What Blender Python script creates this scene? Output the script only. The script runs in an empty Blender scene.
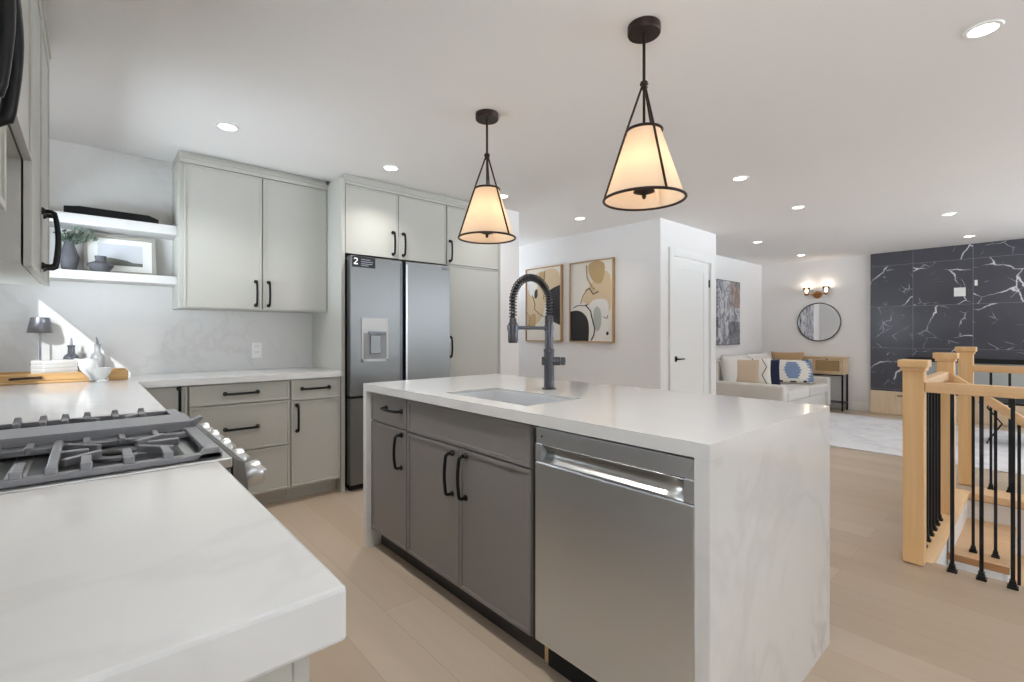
import bpy, bmesh, math, random
from mathutils import Vector, Matrix
random.seed(7)
S = bpy.context.scene
COL = S.collection

# ------------------------------------------------------------------ camera, sky, sun, exposure
YAW = math.atan2(423.0, 477.0)            # the counter run (world +Y) lies this far left of the view axis
cam_d = bpy.data.cameras.new('camera'); cam = bpy.data.objects.new('camera', cam_d); COL.objects.link(cam)
cam.location = (0, 0, 1.19)
cam.rotation_euler = (math.radians(90), 0, -YAW)
cam_d.sensor_width = 36.0
cam_d.lens = 36.0 * 477.0 / 1024.0
cam_d.shift_y = -6.5 / 1024.0
cam_d.clip_start = 0.02
S.camera = cam

W = bpy.data.worlds.new('sky'); S.world = W; W.use_nodes = True
bg = W.node_tree.nodes['Background']
# dim sky above the horizon, brighter lower half added to light the ceiling
wt = W.node_tree; tc = wt.nodes.new('ShaderNodeTexCoord'); sx = wt.nodes.new('ShaderNodeSeparateXYZ'); wt.links.new(tc.outputs['Generated'], sx.inputs[0])
rp = wt.nodes.new('ShaderNodeValToRGB'); mr = wt.nodes.new('ShaderNodeMapRange'); mr.inputs[1].default_value = -1; mr.inputs[2].default_value = 1
wt.links.new(sx.outputs[2], mr.inputs[0]); wt.links.new(mr.outputs[0], rp.inputs[0])
e = rp.color_ramp.elements
SKY_G, SKY_H, SKY_Z = (.80, .91, 1.0), (.19, .215, .24), (.08, .10, .13)
e[0].position = .46; e[0].color = (*SKY_G, 1); e[1].position = .5; e[1].color = (*SKY_H, 1)
e2 = e.new(1.0); e2.color = (*SKY_Z, 1)
wt.links.new(rp.outputs[0], bg.inputs[0]); bg.inputs[1].default_value = 28.5

sun_d = bpy.data.lights.new('sun', 'SUN'); sun = bpy.data.objects.new('sun', sun_d); COL.objects.link(sun)
sun_d.energy = 3.4; sun_d.angle = 0.006; sun_d.color = (0.96, 0.98, 1.0)
sun.location = (-4, -4, 5)
sun.rotation_euler = Vector((0.5, 1.0, -0.5375)).to_track_quat('-Z', 'Y').to_euler()

S.view_settings.view_transform = 'Standard'; S.view_settings.look = 'None'
S.view_settings.exposure = 0.0; S.view_settings.gamma = 1.0
S.view_settings.use_curve_mapping = False
try:
    S.cycles.use_denoising = True; S.cycles.denoiser = 'OPENIMAGEDENOISE'
    S.cycles.max_bounces = 14; S.cycles.diffuse_bounces = 10; S.cycles.glossy_bounces = 5
    S.cycles.caustics_reflective = False; S.cycles.caustics_refractive = False
    S.cycles.sample_clamp_indirect = 6.0
except Exception:
    pass

# window daylight: portals in the two window openings (they only guide the sky light)
def portal(name, loc, sx, sy, direction):
    d = bpy.data.lights.new(name, 'AREA'); o = bpy.data.objects.new(name, d); COL.objects.link(o)
    d.shape = 'RECTANGLE'; d.size = sx; d.size_y = sy
    o.location = loc; o.rotation_euler = Vector(direction).to_track_quat('-Z', 'Y').to_euler()
    d.cycles.is_portal = True
CEIL = 2.42
XL, XR, YB, YF = -0.45, 9.0, 4.17, -5.0     # left wall, far wall, kitchen back wall, window wall behind the camera

# ------------------------------------------------------------------ materials
def srgb(h):
    h = h.lstrip('#'); c = [int(h[i:i+2], 16)/255 for i in (0, 2, 4)]
    return tuple((x/12.92 if x <= .04045 else ((x+.055)/1.055)**2.4) for x in c) + (1,)
def mat(name, col, rough=.5, metal=0., spec=.5, **kw):
    m = bpy.data.materials.new(name); m.use_nodes = True
    b = m.node_tree.nodes['Principled BSDF']
    b.inputs['Base Color'].default_value = srgb(col) if isinstance(col, str) else col
    b.inputs['Roughness'].default_value = rough; b.inputs['Metallic'].default_value = metal
    b.inputs['Specular IOR Level'].default_value = spec
    for k, v in kw.items(): b.inputs[k.replace('_', ' ')].default_value = v
    return m
class NT:
    def __init__(s, m): s.t = m.node_tree; s.b = s.t.nodes['Principled BSDF']
    def n(s, ty, **kw):
        x = s.t.nodes.new(ty)
        for k, v in kw.items(): setattr(x, k, v)
        return x
    def l(s, a, b): s.t.links.new(a, b)
    def math(s, op, a, b=None, c=None):
        x = s.n('ShaderNodeMath', operation=op)
        for i, q in enumerate((a, b, c)):
            if q is None: continue
            if isinstance(q, (int, float)): x.inputs[i].default_value = q
            else: s.l(q, x.inputs[i])
        return x.outputs[0]
    def pos(s): return s.n('ShaderNodeNewGeometry').outputs['Position']
    def map(s, vec, scale=(1,1,1), loc=(0,0,0), rot=(0,0,0)):
        x = s.n('ShaderNodeMapping'); s.l(vec, x.inputs['Vector'])
        x.inputs['Scale'].default_value = scale; x.inputs['Location'].default_value = loc; x.inputs['Rotation'].default_value = rot
        return x.outputs[0]
    def noise(s, vec, scale, detail=3, rough=.5, dist=0.):
        x = s.n('ShaderNodeTexNoise'); s.l(vec, x.inputs['Vector'])
        x.inputs['Scale'].default_value = scale; x.inputs['Detail'].default_value = detail
        x.inputs['Roughness'].default_value = rough; x.inputs['Distortion'].default_value = dist
        return x.outputs['Fac']
    def ramp(s, fac, stops):
        x = s.n('ShaderNodeValToRGB'); s.l(fac, x.inputs[0]); e = x.color_ramp.elements
        while len(e) < len(stops): e.new(.5)
        for i, (p, c) in enumerate(stops):
            e[i].position = p; e[i].color = srgb(c) if isinstance(c, str) else c
        return x.outputs[0]
    def mix(s, fac, a, b):
        x = s.n('ShaderNodeMix', data_type='RGBA')
        for i, q in ((0, fac), (6, a), (7, b)):
            if isinstance(q, (int, float)): x.inputs[i].default_value = q
            elif isinstance(q, str): x.inputs[i].default_value = srgb(q)
            elif isinstance(q, tuple): x.inputs[i].default_value = q
            else: s.l(q, x.inputs[i])
        return x.outputs[2]
    def color(s, c): s.l(c, s.b.inputs['Base Color'])
    def bump(s, h, strength=.1, dist=.002):
        x = s.n('ShaderNodeBump'); x.inputs['Strength'].default_value = strength; x.inputs['Distance'].default_value = dist
        s.l(h, x.inputs['Height']); s.l(x.outputs[0], s.b.inputs['Normal'])

M = {}
def wallmat(name, col):
    m = mat(name, col, .75, spec=.25); n = NT(m)
    n.bump(n.noise(n.pos(), 180, 2), .04, .001); return m
M['wall'] = wallmat('wall_paint', '#e6e4e3')
M['ceiling'] = wallmat('ceiling_paint', '#eceae9')
M['trim'] = mat('white_trim_paint', '#e8e8e6', .4)
M['shelf'] = mat('shelf_paint', '#d2d1cf', .5)
M['cab'] = mat('greige_cabinet_paint', '#b5b4ad', .42)
M['cabdark'] = mat('charcoal_cabinet_paint', '#7b7572', .38)
M['toe'] = mat('dark_toe_kick', '#2c2826', .5)
M['gap'] = mat('black_and_gap_shade', '#0c0c0c', .8)  # matt black for bodies and frames; also painted shade between the fridge doors
M['black'] = mat('black_metal', '#171717', .38, .6)
M['iron'] = mat('black_iron', '#15151a', .45, .3)
M['gun'] = mat('gunmetal', '#5a5a5e', .28, .9)
M['chrome'] = mat('polished_steel', '#c6c6c4', .3, 1)
M['bronze'] = mat('dark_bronze', '#33241d', .45, .55)
M['brass'] = mat('aged_brass', '#9a6a40', .35, .85)
M['cast'] = mat('cast_iron_grey', '#8c8c90', .34, .45)
M['castdk'] = mat('burner_black', '#19191a', .3, .2)
M['white'] = mat('white_plastic', '#eeeeec', .35)
M['ceramic'] = mat('white_ceramic', '#d9d8d4', .25)
M['vase'] = mat('charcoal_stoneware', '#57575c', .6)
M['leaf'] = mat('eucalyptus_leaf', '#748577', .55)
M['stem'] = mat('plant_stem', '#4b4a38', .7)
M['mirror'] = mat('mirror_glass', '#f2f2f2', .01, 1)
M['lampgrey'] = mat('grey_lamp_metal', '#85868c', .35, .8)
M['smoke'] = mat('smoky_glass', '#6d7078', .08, 0, .6, Transmission_Weight=.55)
M['clear'] = mat('frosted_bottle_glass', '#b9bbbd', .2, 0, .5, Transmission_Weight=.35)
M['paper'] = mat('picture_mat_paper', '#ecebe8', .7)

def quartz(name, k1, k2):
    m = mat(name, '#e6e5e3', .12); n = NT(m); p = n.pos()
    w = n.noise(p, .9, 5, .6, .6); a = n.math('ABSOLUTE', n.math('SUBTRACT', w, .5))
    k = n.noise(n.map(p, loc=(5, 2, 3)), .7, 2)
    v = n.math('MULTIPLY', n.math('SUBTRACT', 1, n.math('MINIMUM', n.math('DIVIDE', a, .02), 1)), n.math('MINIMUM', n.math('MAXIMUM', n.math('MULTIPLY', n.math('SUBTRACT', k, .42), 6), 0), 1))
    w2 = n.noise(n.map(p, loc=(3, 9, 1)), 1.6, 4, .55, .8); a2 = n.math('ABSOLUTE', n.math('SUBTRACT', w2, .52))
    v2 = n.math('SUBTRACT', 1, n.math('MINIMUM', n.math('DIVIDE', a2, .055), 1))
    c = n.mix(n.math('MULTIPLY', v, k1), '#dad9d7', '#aaa39d'); c = n.mix(n.math('MULTIPLY', v2, k2), c, '#adaaa9')
    n.color(c); return m
M['quartz'] = quartz('white_quartz', .10, .03); M['quartzv'] = quartz('veined_white_quartz', .65, .17); M['quartzs'] = quartz('splashback_quartz', .16, .04)
def steel(name, col, vert=True, rough=.3):
    m = mat(name, col, rough, 1); n = NT(m); p = n.pos()
    k = n.noise(n.map(p, scale=(260, 260, 2) if vert else (3, 3, 300)), 1, 3)
    n.l(n.math('ADD', n.math('MULTIPLY', k, .12), rough - .06), n.b.inputs['Roughness'])
    n.b.inputs['Anisotropic'].default_value = .5
    n.bump(k, .04, .0006); return m
M['steel'] = steel('brushed_stainless_darkened', '#7c7c7b', rough=.36)  # same stainless as the dishwasher, darkened to offset strong light on the fridge
M['steeldw'] = steel('brushed_stainless_lightened', '#dadee3', rough=.42)  # same stainless, lightened and blued to offset its dim warm reflections
M['sinksteel'] = steel('sink_stainless', '#ecedee', False, .5)
def wood(name, c1, c2, axis='z', rough=.45, sc=1.):
    m = mat(name, c1, rough, spec=.35); n = NT(m); p = n.pos()
    s = {'x': (1.2, 26, 26), 'y': (26, 1.2, 26), 'z': (26, 26, 1.2)}[axis]
    k = n.noise(n.map(p, scale=tuple(q*sc for q in s)), 1, 5, .6, .4)
    n.color(n.ramp(k, [(.3, c1), (.7, c2)])); n.bump(k, .06, .001); return m
M['oak'] = wood('oak_post', '#e0b57f', '#edc896')
M['oaky'] = wood('oak_rail_across', '#dbb381', '#e6c398', 'y')
M['oakx'] = wood('oak_rail_along', '#dbb381', '#e8cba5', 'x')
M['treadoak'] = wood('oak_tread', '#c8a47b', '#d5b491', 'y')
M['oakedge'] = wood('oak_stair_nosing', '#96693f', '#ab7c50', 'y')
M['board'] = wood('serving_board_wood', '#a8824f', '#c69f6d', 'x')
M['ash'] = wood('pale_ash_veneer', '#c9b193', '#d8c3a8', 'z', .5, 2.)
M['consolewood'] = wood('console_oak', '#c0a583', '#d0b898', 'y')
M['frameoak'] = wood('picture_frame_oak', '#a98a66', '#bd9f7a', 'z')
M['framegold'] = mat('champagne_frame', '#aaa69a', .45, .2)
def floor_mat():
    m = mat('oak_plank_floor', '#c9b193', .38, spec=.4); n = NT(m); p = n.pos()
    q = n.map(p, rot=(0, 0, math.radians(90)))
    b = n.n('ShaderNodeTexBrick'); n.l(q, b.inputs['Vector'])
    b.offset = .37; b.inputs['Scale'].default_value = 1; b.inputs['Brick Width'].default_value = 1.9; b.inputs['Row Height'].default_value = .19
    b.inputs['Mortar Size'].default_value = .0012; b.inputs['Mortar Smooth'].default_value = .3; b.inputs['Bias'].default_value = 0
    b.inputs['Color1'].default_value = (0, 0, 0, 1); b.inputs['Color2'].default_value = (1, 1, 1, 1); b.inputs['Mortar'].default_value = (.5, .5, .5, 1)
    tone = n.ramp(b.outputs['Color'], [(0, '#ab9781'), (.5, '#b5a28d'), (1, '#bfae9b')])
    g = n.noise(n.map(p, scale=(30, 1.1, 1)), 1, 5, .6, .5)
    g2 = n.noise(n.map(p, scale=(6, .5, 1)), 1, 3, .5, .8)
    c = n.mix(n.math('MULTIPLY', g, .35), tone, '#9c8873'); c = n.mix(n.math('MULTIPLY', g2, .35), c, '#c6b6a4')
    c = n.mix(n.math('MULTIPLY', b.outputs['Fac'], .45), c, '#86694a')
    n.color(c); n.bump(g, .03, .0008); return m
M['floor'] = floor_mat()
def marble():
    m = mat('black_marble_tile', '#45464d', .2); n = NT(m); p = n.pos()
    sp = n.n('ShaderNodeSeparateXYZ'); n.l(p, sp.inputs[0])
    u = n.math('DIVIDE', n.math('SUBTRACT', sp.outputs[1], 1.319), .63); v = n.math('DIVIDE', n.math('SUBTRACT', sp.outputs[2], 1.605), .615)
    iu, iv = n.math('FLOOR', u), n.math('FLOOR', v)
    off = n.n('ShaderNodeCombineXYZ'); n.l(n.math('MULTIPLY', iu, 3.7), off.inputs[0]); n.l(n.math('MULTIPLY', iv, 5.3), off.inputs[1]); n.l(n.math('MULTIPLY', n.math('ADD', iu, n.math('MULTIPLY', iv, 2)), 2.9), off.inputs[2])
    va = n.n('ShaderNodeVectorMath', operation='ADD'); n.l(p, va.inputs[0]); n.l(off.outputs[0], va.inputs[1]); q = va.outputs[0]
    def vein(loc, sc, w, lo):
        qq = n.map(q, loc=loc, rot=(.5, 0, 0)); wob = n.n('ShaderNodeTexNoise'); n.l(qq, wob.inputs['Vector']); wob.inputs['Scale'].default_value = 4; wob.inputs['Detail'].default_value = 4
        ad = n.n('ShaderNodeVectorMath', operation='MULTIPLY_ADD'); n.l(wob.outputs['Color'], ad.inputs[0]); ad.inputs[1].default_value = (.16, .16, .16); n.l(qq, ad.inputs[2])
        vo = n.n('ShaderNodeTexVoronoi', feature='DISTANCE_TO_EDGE'); n.l(ad.outputs[0], vo.inputs['Vector']); vo.inputs['Scale'].default_value = sc
        k = n.noise(n.map(q, loc=(loc[1]+4, 1, loc[0])), sc*1.1, 3)
        m2 = n.math('MINIMUM', n.math('MAXIMUM', n.math('MULTIPLY', n.math('SUBTRACT', k, lo), 7), 0), 1)
        return n.math('MULTIPLY', n.math('SUBTRACT', 1, n.math('MINIMUM', n.math('DIVIDE', vo.outputs['Distance'], n.math('MULTIPLY', m2, w)), 1)), m2)
    v1 = vein((1, 2, 3), 2.1, .022, .46); v2 = vein((7, 3, 1), 4.0, .018, .52)
    vv = n.math('MINIMUM', n.math('ADD', v1, n.math('MULTIPLY', v2, .6)), 1)
    c = n.mix(n.noise(q, 2.2, 4), '#3d3e46', '#51525a'); c = n.mix(n.math('MULTIPLY', vv, .95), c, '#eeeef4')
    fu, fv = n.math('FRACT', u), n.math('FRACT', v)
    e = n.math('MINIMUM', n.math('MINIMUM', fu, n.math('SUBTRACT', 1, fu)), n.math('MINIMUM', fv, n.math('SUBTRACT', 1, fv)))
    c = n.mix(n.math('LESS_THAN', e, .005), c, '#74757c')
    n.color(c); return m
M['marble'] = marble()
def fabric(name, col, c2=None, sc=260):
    m = mat(name, col, .9, spec=.15); n = NT(m); k = n.noise(n.pos(), sc, 2)
    if c2: n.color(n.mix(k, col, c2))
    n.bump(k, .25, .003); return m
M['sofa'] = fabric('oatmeal_sofa_fabric', '#cfcac4', '#dcd8d2')
M['cushbeige'] = fabric('beige_cushion', '#b9a48c', '#c6b39d')
M['cushwhite'] = fabric('white_cushion', '#e2dfdb', '#ecebe9')
M['cushnavy'] = fabric('navy_cushion', '#23283a', '#2d3348')
M['cushtan'] = fabric('tan_cushion', '#9b7d5c', '#b3946f')
M['cushcream'] = fabric('cream_cushion', '#dcd6cb', '#e5e0d7')
M['cushblue'] = fabric('blue_print', '#7f8fac', '#6f809f')
M['inkline'] = fabric('dark_print', '#2f3038')
M['cloth'] = fabric('white_linen', '#d8d7d3', '#e0dfdc', 400)
def rugm():
    m = fabric('pale_rug', '#dcdbdc'); n = NT(m); p = n.pos()
    k = n.noise(p, 2.6, 6, .65, 1.2)
    n.color(n.ramp(k, [(.35, '#c6c6ca'), (.5, '#d6d5d7'), (.7, '#dedddd')])); return m
M['rug'] = rugm()
def shade_mat(name, col, emit):
    m = bpy.data.materials.new(name); m.use_nodes = True; t = m.node_tree; t.nodes.clear()
    o = t.nodes.new('ShaderNodeOutputMaterial'); d = t.nodes.new('ShaderNodeBsdfDiffuse'); tr = t.nodes.new('ShaderNodeBsdfTranslucent'); mx = t.nodes.new('ShaderNodeMixShader')
    d.inputs[0].default_value = srgb(col); tr.inputs[0].default_value = srgb(col); mx.inputs[0].default_value = .5
    t.links.new(d.outputs[0], mx.inputs[1]); t.links.new(tr.outputs[0], mx.inputs[2]); t.links.new(mx.outputs[0], o.inputs[0]); return m
M['shade'] = shade_mat('linen_lamp_shade', '#f0e0cc', 0)
def emis(name, col, s):
    m = bpy.data.materials.new(name); m.use_nodes = True; b = m.node_tree.nodes['Principled BSDF']
    b.inputs['Base Color'].default_value = srgb(col); b.inputs['Emission Color'].default_value = srgb(col); b.inputs['Emission Strength'].default_value = s; return m
M['spot'] = emis('downlight_lens', '#fff8ee', 9.0)
M['bulb'] = emis('warm_bulb', '#ffd7a0', 6.0)
def glassm(name, col, rough=.0):
    m = mat(name, col, rough, 0, .5, Transmission_Weight=1.); m.node_tree.nodes['Principled BSDF'].inputs['IOR'].default_value = 1.45; return m
M['glass'] = glassm('clear_glass', '#f4f6f6', .05)
def thin_glass():
    m = bpy.data.materials.new('window_pane'); m.use_nodes = True; t = m.node_tree; t.nodes.clear()
    o = t.nodes.new('ShaderNodeOutputMaterial'); a = t.nodes.new('ShaderNodeBsdfTransparent'); g = t.nodes.new('ShaderNodeBsdfGlossy'); mx = t.nodes.new('ShaderNodeMixShader')
    g.inputs['Roughness'].default_value = .02; mx.inputs[0].default_value = .05
    t.links.new(a.outputs[0], mx.inputs[1]); t.links.new(g.outputs[0], mx.inputs[2]); t.links.new(mx.outputs[0], o.inputs[0]); return m
M['pane'] = thin_glass()
M['fireglass'] = mat('fireplace_glass', '#c3c9ca', .12, .35)  # pale base colour stands in for a bright reflection on the glass

# ------------------------------------------------------------------ mesh builder
class MB:
    def __init__(s): s.v = []; s.f = []; s.m = []
    def add(s, vs, fs, mi=0):
        o = len(s.v); s.v += [tuple(q) for q in vs]
        for f in fs: s.f.append([i + o for i in f]); s.m.append(mi)
        return s
    def box(s, x0, x1, y0, y1, z0, z1, mi=0):
        if x0 > x1: x0, x1 = x1, x0
        if y0 > y1: y0, y1 = y1, y0
        if z0 > z1: z0, z1 = z1, z0
        v = [(x0,y0,z0),(x1,y0,z0),(x1,y1,z0),(x0,y1,z0),(x0,y0,z1),(x1,y0,z1),(x1,y1,z1),(x0,y1,z1)]
        return s.add(v, [[0,3,2,1],[4,5,6,7],[0,1,5,4],[1,2,6,5],[2,3,7,6],[3,0,4,7]], mi)
    def prism(s, poly, vec, mi=0):
        n = len(poly); a = [Vector(q) for q in poly]; vec = Vector(vec)
        v = a + [q + vec for q in a]
        return s.add(v, [list(range(n))[::-1], list(range(n, 2*n))] + [[i, (i+1) % n, n + (i+1) % n, n + i] for i in range(n)], mi)
    def tube(s, pts, r, n=10, mi=0, closed=False):
        P = [Vector(q) for q in pts]; k = len(P); R = r if isinstance(r, (list, tuple)) else [r]*k
        T = []
        for i in range(k):
            a = P[(i-1) % k] if (closed or i > 0) else P[i]; b = P[(i+1) % k] if (closed or i < k-1) else P[i]
            T.append((b - a).normalized())
        up = Vector((0, 0, 1)) if abs(T[0].z) < .9 else Vector((1, 0, 0))
        N = (up - T[0]*up.dot(T[0])).normalized(); vs = []
        for i in range(k):
            N = (N - T[i]*N.dot(T[i])).normalized(); B = T[i].cross(N)
            for j in range(n):
                a = 2*math.pi*(j+.5)/n; vs.append(P[i] + (N*math.cos(a) + B*math.sin(a))*R[i])
        fs = []
        for i in range(k if closed else k-1):
            i2 = (i+1) % k
            for j in range(n): fs.append([i*n+j, i*n+(j+1) % n, i2*n+(j+1) % n, i2*n+j])
        if not closed: fs += [list(range(n))[::-1], [(k-1)*n+j for j in range(n)]]
        return s.add(vs, fs, mi)
    def lathe(s, prof, c=(0,0,0), n=28, axis=(0,0,1), mi=0, caps=True):
        q = Vector((0,0,1)).rotation_difference(Vector(axis).normalized()); c = Vector(c); vs = []; fs = []
        for (r, z) in prof:
            for j in range(n):
                a = 2*math.pi*j/n; vs.append(c + q @ Vector((r*math.cos(a), r*math.sin(a), z)))
        k = len(prof)
        for i in range(k-1):
            for j in range(n): fs.append([i*n+j, i*n+(j+1) % n, (i+1)*n+(j+1) % n, (i+1)*n+j])
        if caps: fs += [list(range(n))[::-1], [(k-1)*n+j for j in range(n)]]
        return s.add(vs, fs, mi)
    def grid(s, fn, nu, nv, mi=0):
        vs = [fn(i/nu, j/nv) for j in range(nv+1) for i in range(nu+1)]
        return s.add(vs, [[j*(nu+1)+i, j*(nu+1)+i+1, (j+1)*(nu+1)+i+1, (j+1)*(nu+1)+i] for j in range(nv) for i in range(nu)], mi)
    def xf(s, mtx):
        s.v = [tuple(mtx @ Vector(q)) for q in s.v]; return s

def wloc(o):
    p = Vector((0,0,0))
    while o is not None: p += o.location; o = o.parent
    return p
def build(name, mb, mats, origin, parent=None, bevel=0., smooth=False, solid=0., sub=0, fixn=True):
    me = bpy.data.meshes.new(name)
    me.from_pydata([tuple(Vector(q) - origin) for q in mb.v], [], mb.f)
    ml = mats if isinstance(mats, (list, tuple)) else [mats]
    for k in ml: me.materials.append(M[k] if isinstance(k, str) else k)
    for p, mi in zip(me.polygons, mb.m): p.material_index = mi; p.use_smooth = bool(smooth)
    if fixn:
        b = bmesh.new(); b.from_mesh(me); bmesh.ops.recalc_face_normals(b, faces=b.faces); b.to_mesh(me); b.free()
    me.update()
    o = bpy.data.objects.new(name, me); COL.objects.link(o)
    if parent is not None: o.parent = parent
    if solid:
        q = o.modifiers.new('solid', 'SOLIDIFY'); q.thickness = solid; q.offset = 0
    if bevel:
        q = o.modifiers.new('bevel', 'BEVEL'); q.width = bevel; q.segments = 2; q.limit_method = 'ANGLE'; q.angle_limit = math.radians(40); q.use_clamp_overlap = True
    if sub:
        q = o.modifiers.new('sub', 'SUBSURF'); q.levels = sub; q.render_levels = sub
    if smooth:
        try: me.set_sharp_from_angle(angle=math.radians(42))
        except Exception: pass
    return o
def tag(o, label, cat, group=None):
    o['label'] = label; o['category'] = cat
    if group: o['group'] = group
    return o
def root(name, loc, label, cat, group=None):
    o = bpy.data.objects.new(name, None); COL.objects.link(o); o.location = loc; o.empty_display_size = .1
    return tag(o, label, cat, group)
def part(name, mb, mats, parent, label=None, **kw):
    o = build(name, mb, mats, wloc(parent), parent, **kw)
    if label: o['label'] = label
    return o
def single(name, mb, mats, label, cat, group=None, **kw):
    xs, ys, zs = zip(*mb.v); og = Vector(((min(xs)+max(xs))/2, (min(ys)+max(ys))/2, min(zs)))
    o = build(name, mb, mats, og, **kw); o.location = og
    return tag(o, label, cat, group)
def struct(name, mb, mats, parent=None, **kw):
    if parent is not None: return part(name, mb, mats, parent, **kw)
    o = build(name, mb, mats, Vector((0,0,0)), **kw); o['kind'] = 'structure'; return o
def copy_tree(o, parent=None):
    c = o.copy(); COL.objects.link(c)
    if parent is not None: c.parent = parent
    for ch in list(o.children): copy_tree(ch, c)
    return c
def B(*a): return MB().box(*a)

# faces of cupboards: a runs along the front, n is how far a point stands out of the front plane
def fbox(mb, face, pl, a0, a1, z0, z1, n0, n1, mi=0):
    if face == '-y': mb.box(a0, a1, pl-n0, pl-n1, z0, z1, mi)
    elif face == '-x': mb.box(pl-n0, pl-n1, a0, a1, z0, z1, mi)
    else: mb.box(pl+n0, pl+n1, a0, a1, z0, z1, mi)
    return mb
def fpt(face, pl, a, z, n):
    return {'-y': (a, pl-n, z), '-x': (pl-n, a, z), '+x': (pl+n, a, z)}[face]
def front(face, pl, a0, a1, z0, z1, g=.002, bw=.016, th=.020):
    """slim shaker door: flat panel with a thin raised border; pl is the carcass plane"""
    mb = MB(); a0 += g; a1 -= g; z0 += g; z1 -= g
    fbox(mb, face, pl, a0+bw, a1-bw, z0+bw, z1-bw, .001, th-.005)
    fbox(mb, face, pl, a0, a0+bw, z0, z1, .001, th); fbox(mb, face, pl, a1-bw, a1, z0, z1, .001, th)
    fbox(mb, face, pl, a0+bw, a1-bw, z0, z0+bw, .001, th); fbox(mb, face, pl, a0+bw, a1-bw, z1-bw, z1, .001, th)
    return mb
def pull(face, pl, a, z, L, vert=True, out=.032, r=.0058, bow=.006):
    """bow pull with two round feet; pl is the door's outer plane"""
    mb = MB(); h = L/2
    def q(t, n): return fpt(face, pl, a, z+t, n) if vert else fpt(face, pl, a+t, z, n)
    pts = [q(-h, 0), q(-h, out*.7), q(-h+.006, out*.95), q(-h+.016, out)]
    pts += [q(-h+.016+(L-.032)*i/8, out + bow*math.sin(math.pi*i/8)) for i in range(1, 8)]
    pts += [q(h-.016, out), q(h-.006, out*.95), q(h, out*.7), q(h, 0)]
    mb.tube(pts, r, 10)
    for t in (-h, h):
        mb.tube([q(t, 0), q(t, .004), q(t, .010)], [r*1.75, r*1.75, r*1.15], 12)
    return mb

# ================================================================== SETTING
fl = MB()
HX0, HX1, HY1, HY0 = 3.30, 4.98, 0.435, -3.6        # stair opening in the floor
for x0, x1, y0, y1 in ((XL-.12, HX0, YF-.1, 6.2), (HX0, HX1, HY1, 6.2), (HX1, XR+.12, YF-.1, 6.2), (HX0, HX1, YF-.1, HY0)):
    fl.box(x0, x1, y0, y1, -.06, 0)
struct('floor', fl, 'floor')
struct('ceiling', B(XL-.12, XR+.12, YF-.12, 6.2, CEIL, CEIL+.08), 'ceiling')
struct('wall_back', B(XL-.12, 2.98, YB, YB+.12, 0, CEIL), 'wall')
# quartz splashback panel on the back wall, up to the ceiling behind the shelves
struct('trim_1', B(XL, 1.42, YB-.012, YB-.0005, .9, CEIL-.001), 'quartzs')
py0, py1 = -1.15, -.30          # unseen window added beside the camera to light the island front
wl = MB(); wy0, wy1, wz0, wz1 = 2.52, 3.726, 1.18, 1.773
wl.box(XL-.12, XL, YF-.12, py0, 0, CEIL); wl.box(XL-.12, XL, py1, wy0, 0, CEIL); wl.box(XL-.12, XL, py0, py1, 0, 1.0); wl.box(XL-.12, XL, py0, py1, 2.2, CEIL); wl.box(XL-.12, XL, wy1, YB+.12, 0, CEIL)
wl.box(XL-.12, XL, wy0, wy1, 0, wz0); wl.box(XL-.12, XL, wy0, wy1, wz1, CEIL)
struct('wall_left', wl, 'wall')
portal('sky_portal_left', (XL-.06, (wy0+wy1)/2, (wz0+wz1)/2), wy1-wy0, wz1-wz0, (1, 0, 0))
portal('sky_portal_side', (XL-.06, (py0+py1)/2, 1.6), 1.2, py1-py0, (1, 0, 0))
w5 = struct('window_5', B(XL-.07, XL-.065, py0+.05, py1-.05, 1.05, 2.15), 'pane')
fr = MB(); fr.box(XL-.1, XL-.02, py0, py0+.05, 1.0, 2.2); fr.box(XL-.1, XL-.02, py1-.05, py1, 1.0, 2.2); fr.box(XL-.1, XL-.02, py0, py1, 1.0, 1.05); fr.box(XL-.1, XL-.02, py0, py1, 2.15, 2.2)
struct('window_frame', fr, 'trim', w5)
struct('window_1', B(XL-.085, XL-.08, wy0, wy1, wz0, wz1), 'pane')
struct('wall_pillar', B(2.985, 3.23, 3.535, 6.1, 0, CEIL), 'wall', bevel=.004)
struct('wall_hall', B(4.5, 4.6, 2.82, 6.1, 0, CEIL), 'wall')
he = MB(); he.box(3.23, 3.45, 6.0, 6.1, 0, CEIL); he.box(4.35, 4.5, 6.0, 6.1, 0, CEIL); he.box(3.45, 4.35, 6.0, 6.1, 0, 1.4); he.box(3.45, 4.35, 6.0, 6.1, 2.0, CEIL)
struct('wall_hall_end', he, 'wall')
w7 = struct('window_6', B(3.50, 4.30, 6.04, 6.045, 1.45, 1.95), 'pane')  # unseen window added to light the wall with the artworks
fr = MB(); fr.box(3.45, 3.5, 6.02, 6.08, 1.4, 2.0); fr.box(4.3, 4.35, 6.02, 6.08, 1.4, 2.0); fr.box(3.5, 4.3, 6.02, 6.08, 1.4, 1.45); fr.box(3.5, 4.3, 6.02, 6.08, 1.95, 2.0)
struct('window_frame', fr, 'trim', w7)
portal('sky_portal_hall', (3.9, 6.05, 1.7), .9, .6, (0, -1, 0))
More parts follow.
